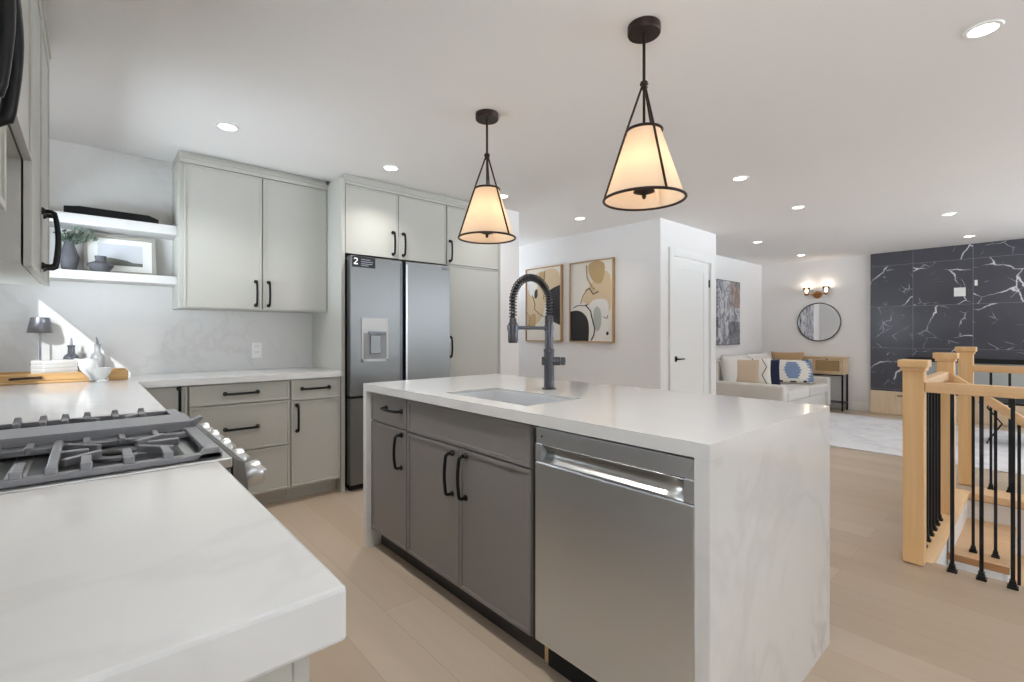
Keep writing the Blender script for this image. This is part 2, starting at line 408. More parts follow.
# door wall with the door opening left out
dx0, dx1, dzt = 4.755, 5.595, 2.045
dw = MB(); dw.box(4.5, dx0, 2.72, 2.82, 0, CEIL); dw.box(dx1, 5.76, 2.72, 2.82, 0, CEIL); dw.box(dx0, dx1, 2.72, 2.82, dzt, CEIL)
struct('wall_door', dw, 'wall')
struct('wall_closet', B(5.66, 5.76, 2.82, 3.52, 0, CEIL), 'wall')
wins = [(4.2, 6.3), (6.6, 8.7)]; z0w, z1w = .95, 2.25
struct('wall_painting', B(5.76, XR+.1, 3.42, 3.52, 0, CEIL), 'wall')
ey0, ey1 = -4.7, -1.8  # unseen east window added to brighten the ceiling and living area
we = MB(); we.box(XR, XR+.1, YF, ey0, 0, CEIL); we.box(XR, XR+.1, ey1, 3.42, 0, CEIL); we.box(XR, XR+.1, ey0, ey1, 0, z0w); we.box(XR, XR+.1, ey0, ey1, z1w, CEIL)
struct('wall_sconce', we, 'wall')
w6 = struct('window_4', B(XR+.06, XR+.065, ey0+.05, ey1-.05, z0w+.05, z1w-.05), 'pane')
fr = MB(); fr.box(XR+.02, XR+.09, ey0, ey0+.05, z0w, z1w); fr.box(XR+.02, XR+.09, ey1-.05, ey1, z0w, z1w); fr.box(XR+.02, XR+.09, ey0, ey1, z0w, z0w+.05); fr.box(XR+.02, XR+.09, ey0, ey1, z1w-.05, z1w); fr.box(XR+.02, XR+.09, (ey0+ey1)/2-.03, (ey0+ey1)/2+.03, z0w, z1w)
struct('window_frame', fr, 'trim', w6)
portal('sky_portal_east', (XR+.06, (ey0+ey1)/2, (z0w+z1w)/2), z1w-z0w, ey1-ey0, (-1, 0, 0))
struct('wall_tile', B(8.95, XR, -1.6, 1.822, .3, CEIL-.001), 'marble')
# window wall behind the photographer: unseen windows, sized and placed to light the ceiling
wr = MB()
wr.box(XL, XR, YF-.12, YF, 0, z0w); wr.box(XL, XR, YF-.12, YF, z1w, CEIL)
xe = XL
for a, b in wins: wr.box(xe, a, YF-.12, YF, z0w, z1w); xe = b
wr.box(xe, XR, YF-.12, YF, z0w, z1w)
struct('wall_right', wr, 'wall')
for i, (a, b) in enumerate(wins):
    w = struct('window_%d' % (i+2), B(a+.05, b-.05, YF-.065, YF-.06, z0w+.05, z1w-.05), 'pane')
    fr = MB(); fr.box(a, a+.05, YF-.1, YF-.02, z0w, z1w); fr.box(b-.05, b, YF-.1, YF-.02, z0w, z1w); fr.box(a, b, YF-.1, YF-.02, z0w, z0w+.05); fr.box(a, b, YF-.1, YF-.02, z1w-.05, z1w)
    fr.box((a+b)/2-.03, (a+b)/2+.03, YF-.1, YF-.02, z0w, z1w)
    struct('window_frame', fr, 'trim', w)
    portal('sky_portal', ((a+b)/2, YF-.06, (z0w+z1w)/2), b-a, z1w-z0w, (0, 1, 0))
# skirting boards
def skirting(name, x0, x1, y0, y1): struct(name, B(x0, x1, y0, y1, 0, .13), 'trim', bevel=.003)
skirting('baseboard_sconce', XR-.015, XR, 1.83, 3.42)
skirting('baseboard_painting', 5.76, XR-.016, 3.405, 3.42)
skirting('baseboard_hall', 4.485, 4.5, 2.72, 6.0)
skirting('baseboard_door', 5.70, 5.775, 2.705, 2.72)
# stairwell below the floor
sw = MB()
sw.box(HX0-.1, HX1+.1, HY1, HY1+.1, -2.6, -.061); sw.box(HX1, HX1+.1, HY0, HY1, -2.6, -.061)
sw.box(HX0-.1, HX0, HY0, HY1, -2.6, -.061); sw.box(HX0-.1, HX1+.1, HY0-.1, HY0, -2.6, -.061); sw.box(HX0-.1, HX1+.1, HY0-.1, HY1+.1, -2.7, -2.6)
struct('wall_stairwell', sw, 'wall')
tn = MB()
tn.box(HX0-.03, 5.0, HY1-.033, HY1+.075, .0003, .004); tn.box(HX0, 5.0, HY1-.033, HY1-.0005, -.03, .0003); tn.box(HX1-.03, HX1+.21, HY0, HY1-.034, .0003, .004); tn.box(HX1-.03, HX1-.0005, HY0, HY1-.034, -.045, .0003)
struct('trim_2', tn, 'oakx', bevel=.004)
# steps going down towards the entry: each tread is a part of the staircase
st = root('staircase', (4.55, .2, -.4), 'oak staircase going down behind the railing with white stringer', 'staircase')
for k in range(8):
    z = -.19*(k+1); y1 = .430 - .245*k
    part('tread_end', B(4.058, 4.0745, y1-.272, y1, z-.04, z-.001), 'oakedge', st, 'darker wood edge', bevel=.003)
    part('tread', B(4.075, HX1-.003, y1-.272, y1, z-.04, z), 'treadoak', st, bevel=.006)
    part('riser', B(4.095, HX1-.003, y1-.018, y1-.002, z+.0005, z+.149) if k else B(4.095, HX1-.003, y1-.018, y1-.002, z+.0005, -.062), 'trim', st)
sg = MB()
for k in range(8):
    z = -.19*(k+1); y1 = .430 - .245*k
    sg.box(4.092, 4.112, y1-.245, y1-.0005, -2.55, z-.041)
part('stringer', sg, 'trim', st)
sk = MB(); sk.prism([(HX1-.002, .425, -.30), (HX1-.002, .425, -.05), (HX1-.002, -1.6, -1.59), (HX1-.002, -1.6, -1.85)], (-.016, 0, 0))
part('skirt_board', sk, 'trim', st)

# door in the hall wall
d1 = struct('door_1', front('-y', 2.765, dx0+.008, dx1-.008, .008, dzt-.008, 0, .115, .035), 'trim', bevel=.002)
cs = MB(); cs.box(dx0-.095, dx0, 2.70, 2.7195, 0, dzt+.085); cs.box(dx1, dx1+.095, 2.70, 2.7195, 0, dzt+.085); cs.box(dx0, dx1, 2.70, 2.7195, dzt, dzt+.085)
struct('door_frame', cs, 'trim', d1, bevel=.003)
hd = MB(); hd.box(4.785, 4.845, 2.722, 2.730, .89, .95); hd.tube([(4.815, 2.728, .92), (4.815, 2.685, .92)], .010, 12); hd.tube([(4.805, 2.685, .92), (4.88, 2.683, .92), (4.935, 2.683, .92)], [.010, .009, .007], 10)
struct('door_handle', hd, 'black', d1, smooth=True)
for z in (1.80, .22):
    struct('hinge', B(dx1-.012, dx1+.006, 2.716, 2.729, z-.045, z+.045), 'black', d1)

# recessed ceiling lights
def downlight(x, y, label, watts=16):
    r = root('recessed_light', (x, y, CEIL), label, 'ceiling light', 'recessed ceiling lights')
    mb = MB(); mb.lathe([(.046, -.0005), (.046, -.006), (.058, -.006), (.062, -.0005)], (x, y, CEIL), 32, caps=False)
    part('trim_ring', mb, 'white', r, smooth=True)
    part('lens', MB().lathe([(.0455, -.0005), (.0455, -.004), (.02, -.005)], (x, y, CEIL), 32), 'spot', r, smooth=True)
    d = bpy.data.lights.new('downlight_lamp', 'SPOT'); o = bpy.data.objects.new('downlight_lamp', d); COL.objects.link(o); o.parent = r
    o.location = (0, 0, -.02); d.energy = watts; d.color = (1.0, .985, .96); d.spot_size = math.radians(125); d.spot_blend = .9; d.shadow_soft_size = .045
DL = [(.614, 3.225, 'recessed ceiling light above the pale grey upper cabinets by the shelves'),
      (1.664, 3.225, 'recessed ceiling light above the refrigerator'),
      (2.744, 3.225, 'recessed ceiling light half hidden by the smaller pendant'),
      (3.888, 3.30, 'recessed ceiling light in front of the two abstract artworks'),
      (3.828, 1.615, 'recessed ceiling light just right of the larger pendant'),
      (5.117, 1.612, 'recessed ceiling light second in the row right of the larger pendant'),
      (6.636, 2.575, 'recessed ceiling light above the sofa, just right of the white door wall'),
      (8.242, 2.555, 'recessed ceiling light above the wall sconce and round mirror'),
      (6.56, .685, 'recessed ceiling light between the kitchen and the black tile wall'),
      (8.222, .67, 'recessed ceiling light washing the top of the black tile wall'),
      (2.693, .179, 'largest recessed ceiling light, near the upper right corner')]
for x, y, l in DL: downlight(x, y, l, 32 if x < 2 and y > 3 else 16)
for x, y in ((.70, 1.615), (.614, -.6), (1.66, -1.0), (4.6, -1.0), (6.56, -1.0), (8.222, -1.0)):  # unseen downlights added to brighten the cabinets, floor and ceiling
    downlight(x, y, 'recessed ceiling light added out of view to brighten the room', (75 if y > 1 else 3) if x < 1 else 16)
struct('ground_light_blocker', B(XL-.58, XL-.125, 1.4, 5.6, 1.0, 1.1), mat('blocker_grey', '#8f8d8c', .9))  # unseen slab added to keep ground light off the kitchen ceiling
struct('sun_blocker', B(-3.9, XL-.13, -6.5, py1+.1, 2.5, 2.6), 'ceiling')  # unseen slab added to stop sun entering the side window

# ================================================================== ISLAND
IX0, IX1, IY0, IY1, CT = 1.158, 2.136, .563, 2.570, .915
sx0, sx1, sy0, sy1 = 1.262, 1.580, 1.335, 1.905      # sink cut-out
r = root('kitchen_island_worktop', (1.63, 1.56, 0), 'white quartz waterfall slab wrapping the kitchen island', 'countertop')
mb = MB(); T = .040
for a in ((IX0, sx0, IY0, IY1), (sx1, IX1, IY0, IY1), (sx0, sx1, IY0, sy0), (sx0, sx1, sy1, IY1)): mb.box(a[0], a[1], a[2], a[3], CT-T, CT)
o = part('top_slab', mb, 'quartz', r)
part('waterfall_side', B(IX0, IX1, IY0, IY0+T, 0, CT-T), 'quartzv', r)
part('waterfall_side', B(IX0, IX1, IY1-T, IY1, 0, CT-T), 'quartz', r)
FP = 1.196       # carcass plane of the island fronts (doors stand out to x = 1.176)
def island_cab(name, y0, y1, label, pieces):
    r = root(name, (1.62, (y0+y1)/2, 0), label, 'cabinet')
    b = MB(); b.box(FP, FP+.018, y0, y1, .10, CT-T-.001); b.box(FP, 2.06, y0, y0+.018, .10, CT-T-.26); b.box(FP, 2.06, y1-.018, y1, .10, CT-T-.26)
    b.box(FP, 2.06, y0, y1, .10, .118); b.box(2.045, 2.06, y0, y1, .10, CT-T-.001)
    part('body', b, 'cabdark', r)
    part('toe_kick', B(1.245, 1.262, y0, y1, .001, .0995), 'toe', r)
    for kind, a0, a1, z0, z1, h in pieces:
        dd = part(kind, front('-x', FP, a0, a1, z0, z1, .002, .016), 'cabdark', r, bevel=.0015)
        if h: part('handle', pull('-x', FP-.020, h[0], h[1], h[2], h[3], out=.036, r=.0074), 'black', dd, smooth=True)
island_cab('drawer_cabinet', 2.113, 2.526, 'narrow dark grey island cabinet with one drawer over one door beside the left waterfall side',
    [('drawer', 2.116, 2.512, .716, .868, (2.245, .803, .16, False)), ('door', 2.116, 2.512, .112, .712, (2.165, .602, .165, True))])
island_cab('sink_cabinet', 1.222, 2.112, 'wide dark grey double door sink cabinet beside the dishwasher',
    [('false_front', 1.226, 2.108, .712, .868, None), ('door', 1.667, 2.108, .112, .708, (1.715, .590, .175, True)), ('door', 1.226, 1.665, .112, .708, (1.617, .596, .175, True))])
sc = [o for o in COL.objects if o.name == 'sink_cabinet'][0]
part('filler_strip', B(FP-.012, 2.06, 1.2035, 1.2205, .105, .86), 'toe', sc)
part('toe_end', B(1.243, 1.300, 1.200, 1.2215, .001, .104), 'oakx', sc, 'raw wood end of the toe kick')
# dishwasher
r = root('dishwasher', (1.6, .9, 0), 'stainless steel dishwasher built into the island end', 'dishwasher')
y0, y1 = .606, 1.196
part('body', B(1.20, 1.75, y0, y1, .105, .866), 'gap', r)
mb = MB(); mb.box(1.166, 1.199, y0+.002, y1-.002, .125, .748)
part('door', mb, 'steeldw', r, bevel=.004)
cp = MB()
yA, yB = y0+.002, y1-.002
cp.box(1.172, 1.199, yA, yB, .812, .866)
# pocket handle: a scooped recess bounded by two side blocks
nn = 14
def scoop(u, v):
    y = yA + .03 + (yB - yA - .06)*u; a = v*math.pi/2
    return (1.170 + .024*math.sin(v*math.pi), y, .750 + .060*v)
cp.box(1.168, 1.199, yA, yA+.03, .750, .8115); cp.box(1.168, 1.199, yB-.03, yB, .750, .8115)
part('control_panel', cp, 'steeldw', r, bevel=.002)
part('pocket_handle', MB().grid(scoop, 8, nn), 'chrome', r, smooth=True, solid=.003)
part('button', MB().lathe([(.004, 0), (.004, .002), (.003, .003)], (1.172, 1.165, .838), 14, (-1, 0, 0)), 'gun', r)
part('toe_panel', B(1.235, 1.25, y0, y1, .001, .104), 'gap', r)
# undermount sink
r = root('sink', (1.42, 1.62, .70), 'stainless steel undermount sink set in the island top', 'sink')
mb = MB(); t = .004; zb = .70
mb.box(sx0-.006, sx0, sy0, sy1, zb, CT-T-.001); mb.box(sx1, sx1+.006, sy0, sy1, zb, CT-T-.001)
mb.box(sx0-.006, sx1+.006, sy0-.006, sy0, zb, CT-T-.001); mb.box(sx0-.006, sx1+.006, sy1, sy1+.006, zb, CT-T-.001); mb.box(sx0-.006, sx1+.006, sy0-.006, sy1+.006, zb-.006, zb)
# steel lip that lines the cut-out
mb.box(sx0, sx0+.002, sy0, sy1, CT-T-.001, CT-.012); mb.box(sx1-.002, sx1, sy0, sy1, CT-T-.001, CT-.012)
mb.box(sx0+.002, sx1-.002, sy0, sy0+.002, CT-T-.001, CT-.012); mb.box(sx0+.002, sx1-.002, sy1-.002, sy1, CT-T-.001, CT-.012)
part('basin', mb, 'sinksteel', r)
part('drain', MB().lathe([(.045, 0), (.045, .003), (.036, .004), (.03, .001)], (1.47, 1.62, zb), 24), 'chrome', r, smooth=True)
# faucet with spring neck
fx, fy = 1.737, 1.677
r = root('kitchen_faucet', (fx, fy, CT), 'gunmetal pull-down faucet with spring coil neck beside the island sink', 'faucet')
part('base', MB().lathe([(.036, 0), (.036, .006), (.030, .010)], (fx, fy, CT), 28), 'gun', r, smooth=True)
part('column', MB().lathe([(.0255, .008), (.0255, .185), (.0275, .187), (.0275, .20), (.021, .205), (.021, .365), (.018, .372)], (fx, fy, CT), 28), 'gun', r, smooth=True)
R0 = .122; za = 1.345
hose = [(fx, fy, 1.285), (fx, fy, 1.32)] + [(fx - R0 + R0*math.cos(math.pi*i/20), fy, za + R0*math.sin(math.pi*i/20)) for i in range(21)] + [(fx-2*R0, fy, 1.32), (fx-2*R0, fy, 1.262)]
part('hose', MB().tube(hose, .0105, 12), 'iron', r, smooth=True)
coil = []; turns = 34
def along(t):
    L = [0]
    for a, b in zip(hose, hose[1:]): L.append(L[-1] + (Vector(b)-Vector(a)).length)
    s = t*L[-1]
    for i in range(len(L)-1):
        if s <= L[i+1] or i == len(L)-2:
            f = (s-L[i])/(L[i+1]-L[i]); p = Vector(hose[i]).lerp(Vector(hose[i+1]), f); d = (Vector(hose[i+1])-Vector(hose[i])).normalized(); return p, d
for k in range(turns*12+1):
    p, d = along(.02 + .96*k/(turns*12)); n1 = Vector((0, 1, 0)); n2 = d.cross(n1); a = 2*math.pi*k/12
    coil.append(p + (n1*math.cos(a) + n2*math.sin(a))*.0165)
part('spring_coil', MB().tube(coil, .0033, 6), 'gun', r, smooth=True)
part('spray_head', MB().lathe([(.0125, .118), (.0165, .112), (.0165, .098), (.0225, .090), (.0235, .016), (.021, .002), (.0205, 0)], (fx-2*R0, fy, 1.150), 24), 'gun', r, smooth=True)
arm = MB().tube([(fx-.018, fy, 1.222), (fx-2*R0+.02, fy, 1.222)], .0085, 12)
arm.lathe([(.027, -.012), (.027, .012)], (fx-2*R0, fy, 1.222), 24); arm.lathe([(.0245, -.014), (.0245, .014)], (fx, fy, 1.222), 24)
part('docking_arm', arm, 'gun', r, smooth=True)
vx = Vector((.64, -.77, 0)).normalized()
lv = MB().lathe([(.0215, -.036), (.0215, .056), (.018, .058)], (fx, fy, 1.056), 24, vx)
lv.lathe([(.0205, .060), (.0205, .080), (.012, .083)], (fx, fy, 1.056), 24, vx)
part('lever', lv, 'gun', r, smooth=True)

# ================================================================== BACK RUN
BP, UP = 3.565, 3.835       # carcass planes: base units, wall units (doors 20 mm proud)
def back_base(name, x0, x1, label, pieces):
    r = root(name, ((x0+x1)/2, 3.86, 0), label, 'cabinet')
    b = MB(); b.box(x0, x1, BP, YB-.014, .10, .874)
    part('body', b, 'cab', r); part('toe_kick', B(x0, x1, BP+.075, BP+.093, .001, .0995), 'cab', r)
    for kind, a0, a1, z0, z1, h in pieces:
        dd = part(kind, front('-y', BP, a0, a1, z0, z1, .002, .014), 'cab', r, bevel=.0015)
        if h: part('handle', pull('-y', BP-.020, h[0], h[1], h[2], h[3], out=.032, r=.0082, bow=.002), 'black', dd, smooth=True)
back_base('corner_cabinet', .185, .460, 'narrow pale grey base cabinet in the counter corner left of the drawers', [('door', .19, .458, .112, .868, (.414, .775, .165, True))])
back_base('drawer_cabinet', .462, 1.060, 'pale grey base cabinet of three wide drawers under the back counter',
    [('drawer', .464, 1.058, .735, .868, (.756, .804, .19, False)), ('drawer', .464, 1.058, .420, .731, (.756, .572, .19, False)), ('drawer', .464, 1.058, .112, .416, (.756, .262, .19, False))])
back_base('door_cabinet', 1.062, 1.420, 'pale grey base cabinet with one drawer over a door beside the refrigerator panel',
    [('drawer', 1.065, 1.417, .720, .868, (1.236, .802, .19, False)), ('door', 1.065, 1.417, .112, .716, (1.106, .596, .18, True))])
# worktops: the L-shaped corner slab and the near slab, split by the range
RY0, RY1 = 1.200, 2.050
mb = MB(); e = .212; zt = .875
mb.prism([(XL+.002, RY1+.002, zt), (e, RY1+.002, zt), (e, 3.530, zt), (1.419, 3.530, zt), (1.419, YB-.014, zt), (XL+.002, YB-.014, zt)], (0, 0, .040))
single('corner_worktop', mb, 'quartz', 'white quartz corner worktop between the range and the refrigerator', 'countertop')
mb = MB(); mb.box(XL+.002, e, .510, RY0-.002, .855, CT)
single('near_worktop', mb, 'quartz', 'white quartz worktop with the free end nearest the camera beside the range', 'countertop', bevel=.005)
# left base units
def left_base(name, y0, y1, label, zt, doors):
    r = root(name, (-.13, (y0+y1)/2, 0), label, 'cabinet')
    part('body', B(XL+.002, .165, y0, y1, .10, zt), 'cab', r); part('toe_kick', B(.06, .08, y0, y1, .001, .0995), 'cab', r)
    for a0, a1, h in doors:
        dd = part('door', front('+x', .165, a0, a1, .112, zt-.008, .002, .014), 'cab', r, bevel=.0015)
        part('handle', pull('+x', .185, h, .72, .18, True, out=.03), 'black', dd, smooth=True)
left_base('end_cabinet', .545, RY0-.004, 'pale grey base cabinet under the near worktop end', .854, [(.548, RY0-.006, 1.12)])
left_base('side_cabinet', RY1+.004, BP-.024, 'pale grey base cabinet under the worktop beyond the range', .874, [(RY1+.006, 2.80, 2.74), (2.804, 3.50, 2.86)])
# upper cabinet on the back wall
def crown(x0, x1, yf, z0, zt, yb=YB-.014):
    m = MB(); m.box(x0, x1, yf, yb, z0, zt-.016); m.box(x0-.004, x1, yf-.006, yb, zt-.016, zt); m.box(x0, x1, yf+.03, yb, zt, CEIL-.001); return m  # set-back filler box above the crown, added to lighten the dark gap
r = root('wall_cabinet', (.93, 4.0, 1.37), 'pale grey double door wall cabinet beside the open shelves', 'cabinet')
part('body', B(.447, 1.419, UP, YB-.014, 1.368, 2.335), 'cab', r)
part('crown', crown(.447, 1.419, UP-.021, 2.336, 2.380), 'cab', r, bevel=.002)
for a0, a1, hx in ((.470, .946, .905), (.950, 1.417, .990)):
    dd = part('door', front('-y', UP, a0, a1, 1.372, 2.333, .002, .012), 'cab', r, bevel=.0015)
    part('handle', pull('-y', UP-.020, hx, 1.487, .17, True, out=.032, r=.0078), 'black', dd, smooth=True)
# tall housing: end panel, cabinet over the refrigerator, pantry
TP = 3.56
r = root('over_fridge_cabinet', (1.9, 3.86, 1.81), 'pale grey double door cabinet above the refrigerator', 'cabinet')
part('body', B(1.450, 2.366, TP, YB-.014, 1.818, 2.335), 'cab', r)
part('side_panel', B(1.421, 1.449, TP-.022, YB-.014, 0, 2.372), 'cab', r, 'tall plain panel reaching the floor')
part('crown', crown(1.450, 2.366, TP-.021, 2.336, 2.372), 'cab', r, bevel=.002)
for a0, a1, hx in ((1.452, 1.893, 1.848), (1.897, 2.364, 1.940)):
    dd = part('door', front('-y', TP, a0, a1, 1.806, 2.333, .002, .012), 'cab', r, bevel=.0015)
    part('handle', pull('-y', TP-.020, hx, 1.930, .175, True, out=.032, r=.0080), 'black', dd, smooth=True)
r = root('pantry_cabinet', (2.67, 3.86, 0), 'tall pale grey pantry cabinet right of the refrigerator', 'cabinet')
part('body', B(2.368, 2.980, TP, YB-.014, .10, 2.335), 'cab', r); part('toe_kick', B(2.368, 2.980, TP+.07, TP+.09, .001, .0995), 'cab', r)
part('crown', crown(2.368, 2.980, TP-.021, 2.336, 2.372), 'cab', r, bevel=.002)
for z0, z1, hz in ((1.815, 2.333, 1.932), (.112, 1.811, 1.08)):
    dd = part('door', front('-y', TP, 2.370, 2.978, z0, z1, .002, .012), 'cab', r, bevel=.0015)
    part('handle', pull('-y', TP-.020, 2.402, hz, .175, True, out=.032, r=.0080), 'black', dd, smooth=True)
# refrigerator
r = root('refrigerator', (1.91, 3.8, 0), 'stainless steel french door refrigerator with water dispenser', 'refrigerator')
FX0, FX1, FYd = 1.462, 2.358, 3.470
part('body', B(FX0+.012, FX1-.012, 3.545, 4.12, .02, 1.765), 'gap', r)
part('foot_grille', B(FX0+.02, FX1-.02, 3.53, 3.56, .003, .05), 'gap', r)
xm0, xm1 = 1.893, 1.925
D1 = part('door', B(FX0, xm0, FYd, 3.54, .722, 1.785), 'steel', r, bevel=.006)
D2 = part('door', B(xm1, FX1, FYd, 3.54, .722, 1.785), 'steel', r, bevel=.006)
part('freezer_drawer', B(FX0, FX1, FYd, 3.54, .055, .706), 'steel', r, bevel=.006)
part('door_gap_shade', B(xm0+.0015, xm1-.0015, FYd+.035, 3.544, .722, 1.78), 'gap', r)  # black strip painting the shade between the two doors
part('door_grip', B(xm0-.020, xm0-.0005, FYd-.003, FYd+.004, .75, 1.76), 'gun', D1)
part('door_grip', B(xm1+.0005, xm1+.014, FYd-.003, FYd+.004, .75, 1.76), 'chrome', D2)
dp = MB(); zx0, zx1, zz0, zz1 = 1.548, 1.765, .982, 1.318
dp.box(zx0, zx1, FYd-.006, FYd-.0005, 1.20, zz1); dp.box(zx0, zx0+.014, FYd-.006, FYd-.0005, zz0, 1.20); dp.box(zx1-.014, zx1, FYd-.006, FYd-.0005, zz0, 1.20); dp.box(zx0, zx1, FYd-.006, FYd-.0005, zz0, zz0+.02)
M['palesteel'] = mat('pale_steel', '#bdbdbc', .45, .4)
dsp = part('dispenser', dp, 'palesteel', D1, 'pale steel water dispenser surround')
# further pieces of the dispenser stay on the door
part('dispenser_recess', B(zx0+.014, zx1-.014, FYd-.0025, FYd-.0008, zz0+.02, 1.20), mat('dispenser_grey', '#8d8e90', .5, .3), D1)
part('dispenser_paddle', B(1.617, 1.700, FYd-.012, FYd-.003, 1.04, 1.185), 'steel', D1, bevel=.003)
part('dispenser_nozzle', B(1.602, 1.745, FYd-.014, FYd-.0062, 1.195, 1.212), 'gun', D1)
stk = MB(); stk.box(1.475, 1.660, FYd-.0022, FYd-.0006, 1.700, 1.782, 0)
def two(x, z, h):  # the numeral 2 of the warranty badge
    w = h*.62; p = [(0,.78),(.12,.95),(.5,1.),(.88,.93),(1.,.72),(.9,.52),(.38,.2),(1.,.2),(1.,0),(0,0),(0,.17),(.64,.56),(.72,.72),(.5,.82),(.24,.74)]
    return [(x+a*w, FYd-.0023, z+b*h) for a, b in p]
t2 = two(1.487, 1.719, .052)
stk.prism(t2, (0, -.0006, 0), 1)
for zz, xx in ((1.760, .075), (1.744, .095), (1.728, .09), (1.715, .06)): stk.box(1.545, 1.545+xx, FYd-.0029, FYd-.0023, zz-.003, zz+.003, 2)
part('sticker', stk, ['iron', 'white', 'lampgrey'], D1, 'small black badge with a white numeral 2')
lg = MB()
for i, xx in enumerate((2.270, 2.291)): lg.box(xx, xx+.017, FYd-.002, FYd-.0006, 1.744, 1.766)
lg.tube([(2.326+.010*math.cos(a*math.pi/8), FYd-.0012, 1.755+.010*math.sin(a*math.pi/8)) for a in range(16)], .0018, 6, closed=True)
part('badge', lg, 'gun', D2)

# floating shelves in the corner
for zb, zt2, l in ((1.862, 1.925, 'upper white floating shelf carrying the black speaker bar'), (1.528, 1.582, 'lower white floating shelf carrying the framed picture and vases')):
    single('floating_shelf', B(XL+.002, .4455, 3.92, YB-.013, zb, zt2), 'shelf', l, 'shelf', 'floating corner shelves', bevel=.003)
# speaker bar with tapered ends
r = root('speaker_bar', (.12, 3.968, 1.926), 'slim black speaker bar on the upper floating shelf', 'speaker')
sb = MB(); x0, x1 = -.115, .345
prof = [(x0, 1.926), (x1, 1.926), (x1, 1.952), (x1-.05, 1.972), (x0+.07, 1.976), (x0+.05, 1.972), (x0, 1.966)]
sb.prism([(a, 3.930, z) for a, z in prof], (0, .075, 0)); part('body', sb, 'black', r, bevel=.003)
part('end_cap', B(x1-.012, x1+.001, 3.929, 4.006, 1.9265, 1.953), 'iron', r)
# framed landscape leaning on the back wall
r = root('framed_landscape', (.16, 4.10, 1.583), 'pale framed landscape print leaning on the lower shelf', 'picture')
def lean(mb, y=4.085, z=1.583, a=.14): return mb.xf(Matrix.Translation((0, y, z)) @ Matrix.Rotation(-a, 4, 'X'))
w0, w1, hh, fw = -.030, .345, .262, .022
f = MB(); f.box(w0, w1, -.018, 0, 0, fw); f.box(w0, w1, -.018, 0, hh-fw, hh); f.box(w0, w0+fw, -.018, 0, fw, hh-fw); f.box(w1-fw, w1, -.018, 0, fw, hh-fw)
part('frame', lean(f), 'framegold', r, bevel=.002)
p = MB(); p.box(w0+fw, w1-fw, -.010, -.002, fw, hh-fw, 0)
p.box(w0+fw+.05, w1-fw-.05, -.0112, -.0102, fw+.04, hh-fw-.035, 1)
hl = [(w0+fw+.05, fw+.04), (w1-fw-.05, fw+.04), (w1-fw-.05, fw+.062), (.22, .085), (.19, .098), (.15, .104), (.10, .112), (.07, .102), (.045, .106), (w0+fw+.05, .080)]
p.prism([(a, -.0114, z) for a, z in hl], (0, -.0008, 0), 2)
part('print', lean(p), ['paper', mat('print_sky', '#c9cbd0', .7), mat('print_trees', '#6c6e66', .8)], r)
# vases
r = root('vase', (-.092, 4.03, 1.583), 'tall charcoal stoneware vase holding leafy sprigs', 'vase')
part('body', MB().lathe([(.028, 0), (.033, .004), (.049, .080), (.049, .087), (.029, .150), (.024, .172), (.029, .182), (.024, .181), (.021, .168)], (-.092, 4.03, 1.583), 32), 'vase', r, smooth=True)
r = root('vase', (.055, 3.99, 1.583), 'squat charcoal stoneware vase in front of the framed print', 'vase')
part('body', MB().lathe([(.036, 0), (.041, .004), (.066, .043), (.064, .053), (.030, .068), (.026, .078), (.030, .103), (.026, .104), (.022, .09)], (.055, 3.99, 1.583), 32), 'vase', r, smooth=True)
r = root('leafy_sprigs', (-.092, 4.03, 1.76), 'grey green leafy sprigs in the tall charcoal vase', 'plant')
stm, lf = MB(), MB(); rg = random.Random(3)
for k in range(20):
    a = 2*math.pi*k/20 + rg.uniform(-.2, .2); sp = rg.uniform(.03, .13); hgt = rg.uniform(.02, .080)
    p0 = Vector((-.092, 4.03, 1.72)); p1 = p0 + Vector((math.cos(a)*sp*.4 + .006, math.sin(a)*sp*.3, .05)); p2 = p0 + Vector((math.cos(a)*sp + .022, math.sin(a)*sp*.6, .04 + hgt))
    p2.y = min(p2.y, 4.12)
    stm.tube([p0, p1, p2], .0014, 5)
    for j in range(7):
        t = .35 + .65*j/6; c = p1.lerp(p2, (t-.35)/.65) + Vector((rg.uniform(-.012, .012), rg.uniform(-.012, .012), rg.uniform(-.008, .012)))
        nrm = Vector((rg.uniform(-1, 1), rg.uniform(-1, .4), rg.uniform(-.2, 1))).normalized(); uu = nrm.orthogonal().normalized(); ww = nrm.cross(uu); s = rg.uniform(.012, .020)
        lf.add([c - uu*s*1.1, c - uu*.2*s + ww*s*.75 + nrm*.002, c + uu*s*1.2, c - uu*.2*s - ww*s*.75 + nrm*.002], [[0, 1, 2, 3]])
part('stems', stm, 'stem', r); part('leaves', lf, 'leaf', r, fixn=False)

# ================================================================== LEFT RUN, UPPER
def left_upper(name, y0, y1, z0, xf, label, doors, hl=.195, hz=None):
    r = root(name, ((XL+xf)/2, (y0+y1)/2, z0), label, 'cabinet')
    part('body', B(XL+.002, xf-.024, y0, y1, z0+.006, 2.335), 'cab', r)
    part('crown', MB().box(XL+.002, xf, y0, y1, 2.336, 2.365).box(XL+.002, xf+.006, y0, y1, 2.365, 2.380), 'cab', r, bevel=.002)
    for a0, a1, h in doors:
        dd = part('door', front('+x', xf-.020, a0, a1, z0, 2.333, .0015, .014), 'cab', r, bevel=.0015)
        if h: part('handle', pull('+x', xf, h, hz or z0+.14, hl, True, out=.036, r=.0075, bow=.006), 'black', dd, smooth=True)
left_upper('wall_cabinet', 2.000, 2.835, 1.392, -.126, 'pale grey wall cabinet with black pulls at the edge of the shelves', [(2.002, 2.417, 2.376), (2.419, 2.833, 2.462)])
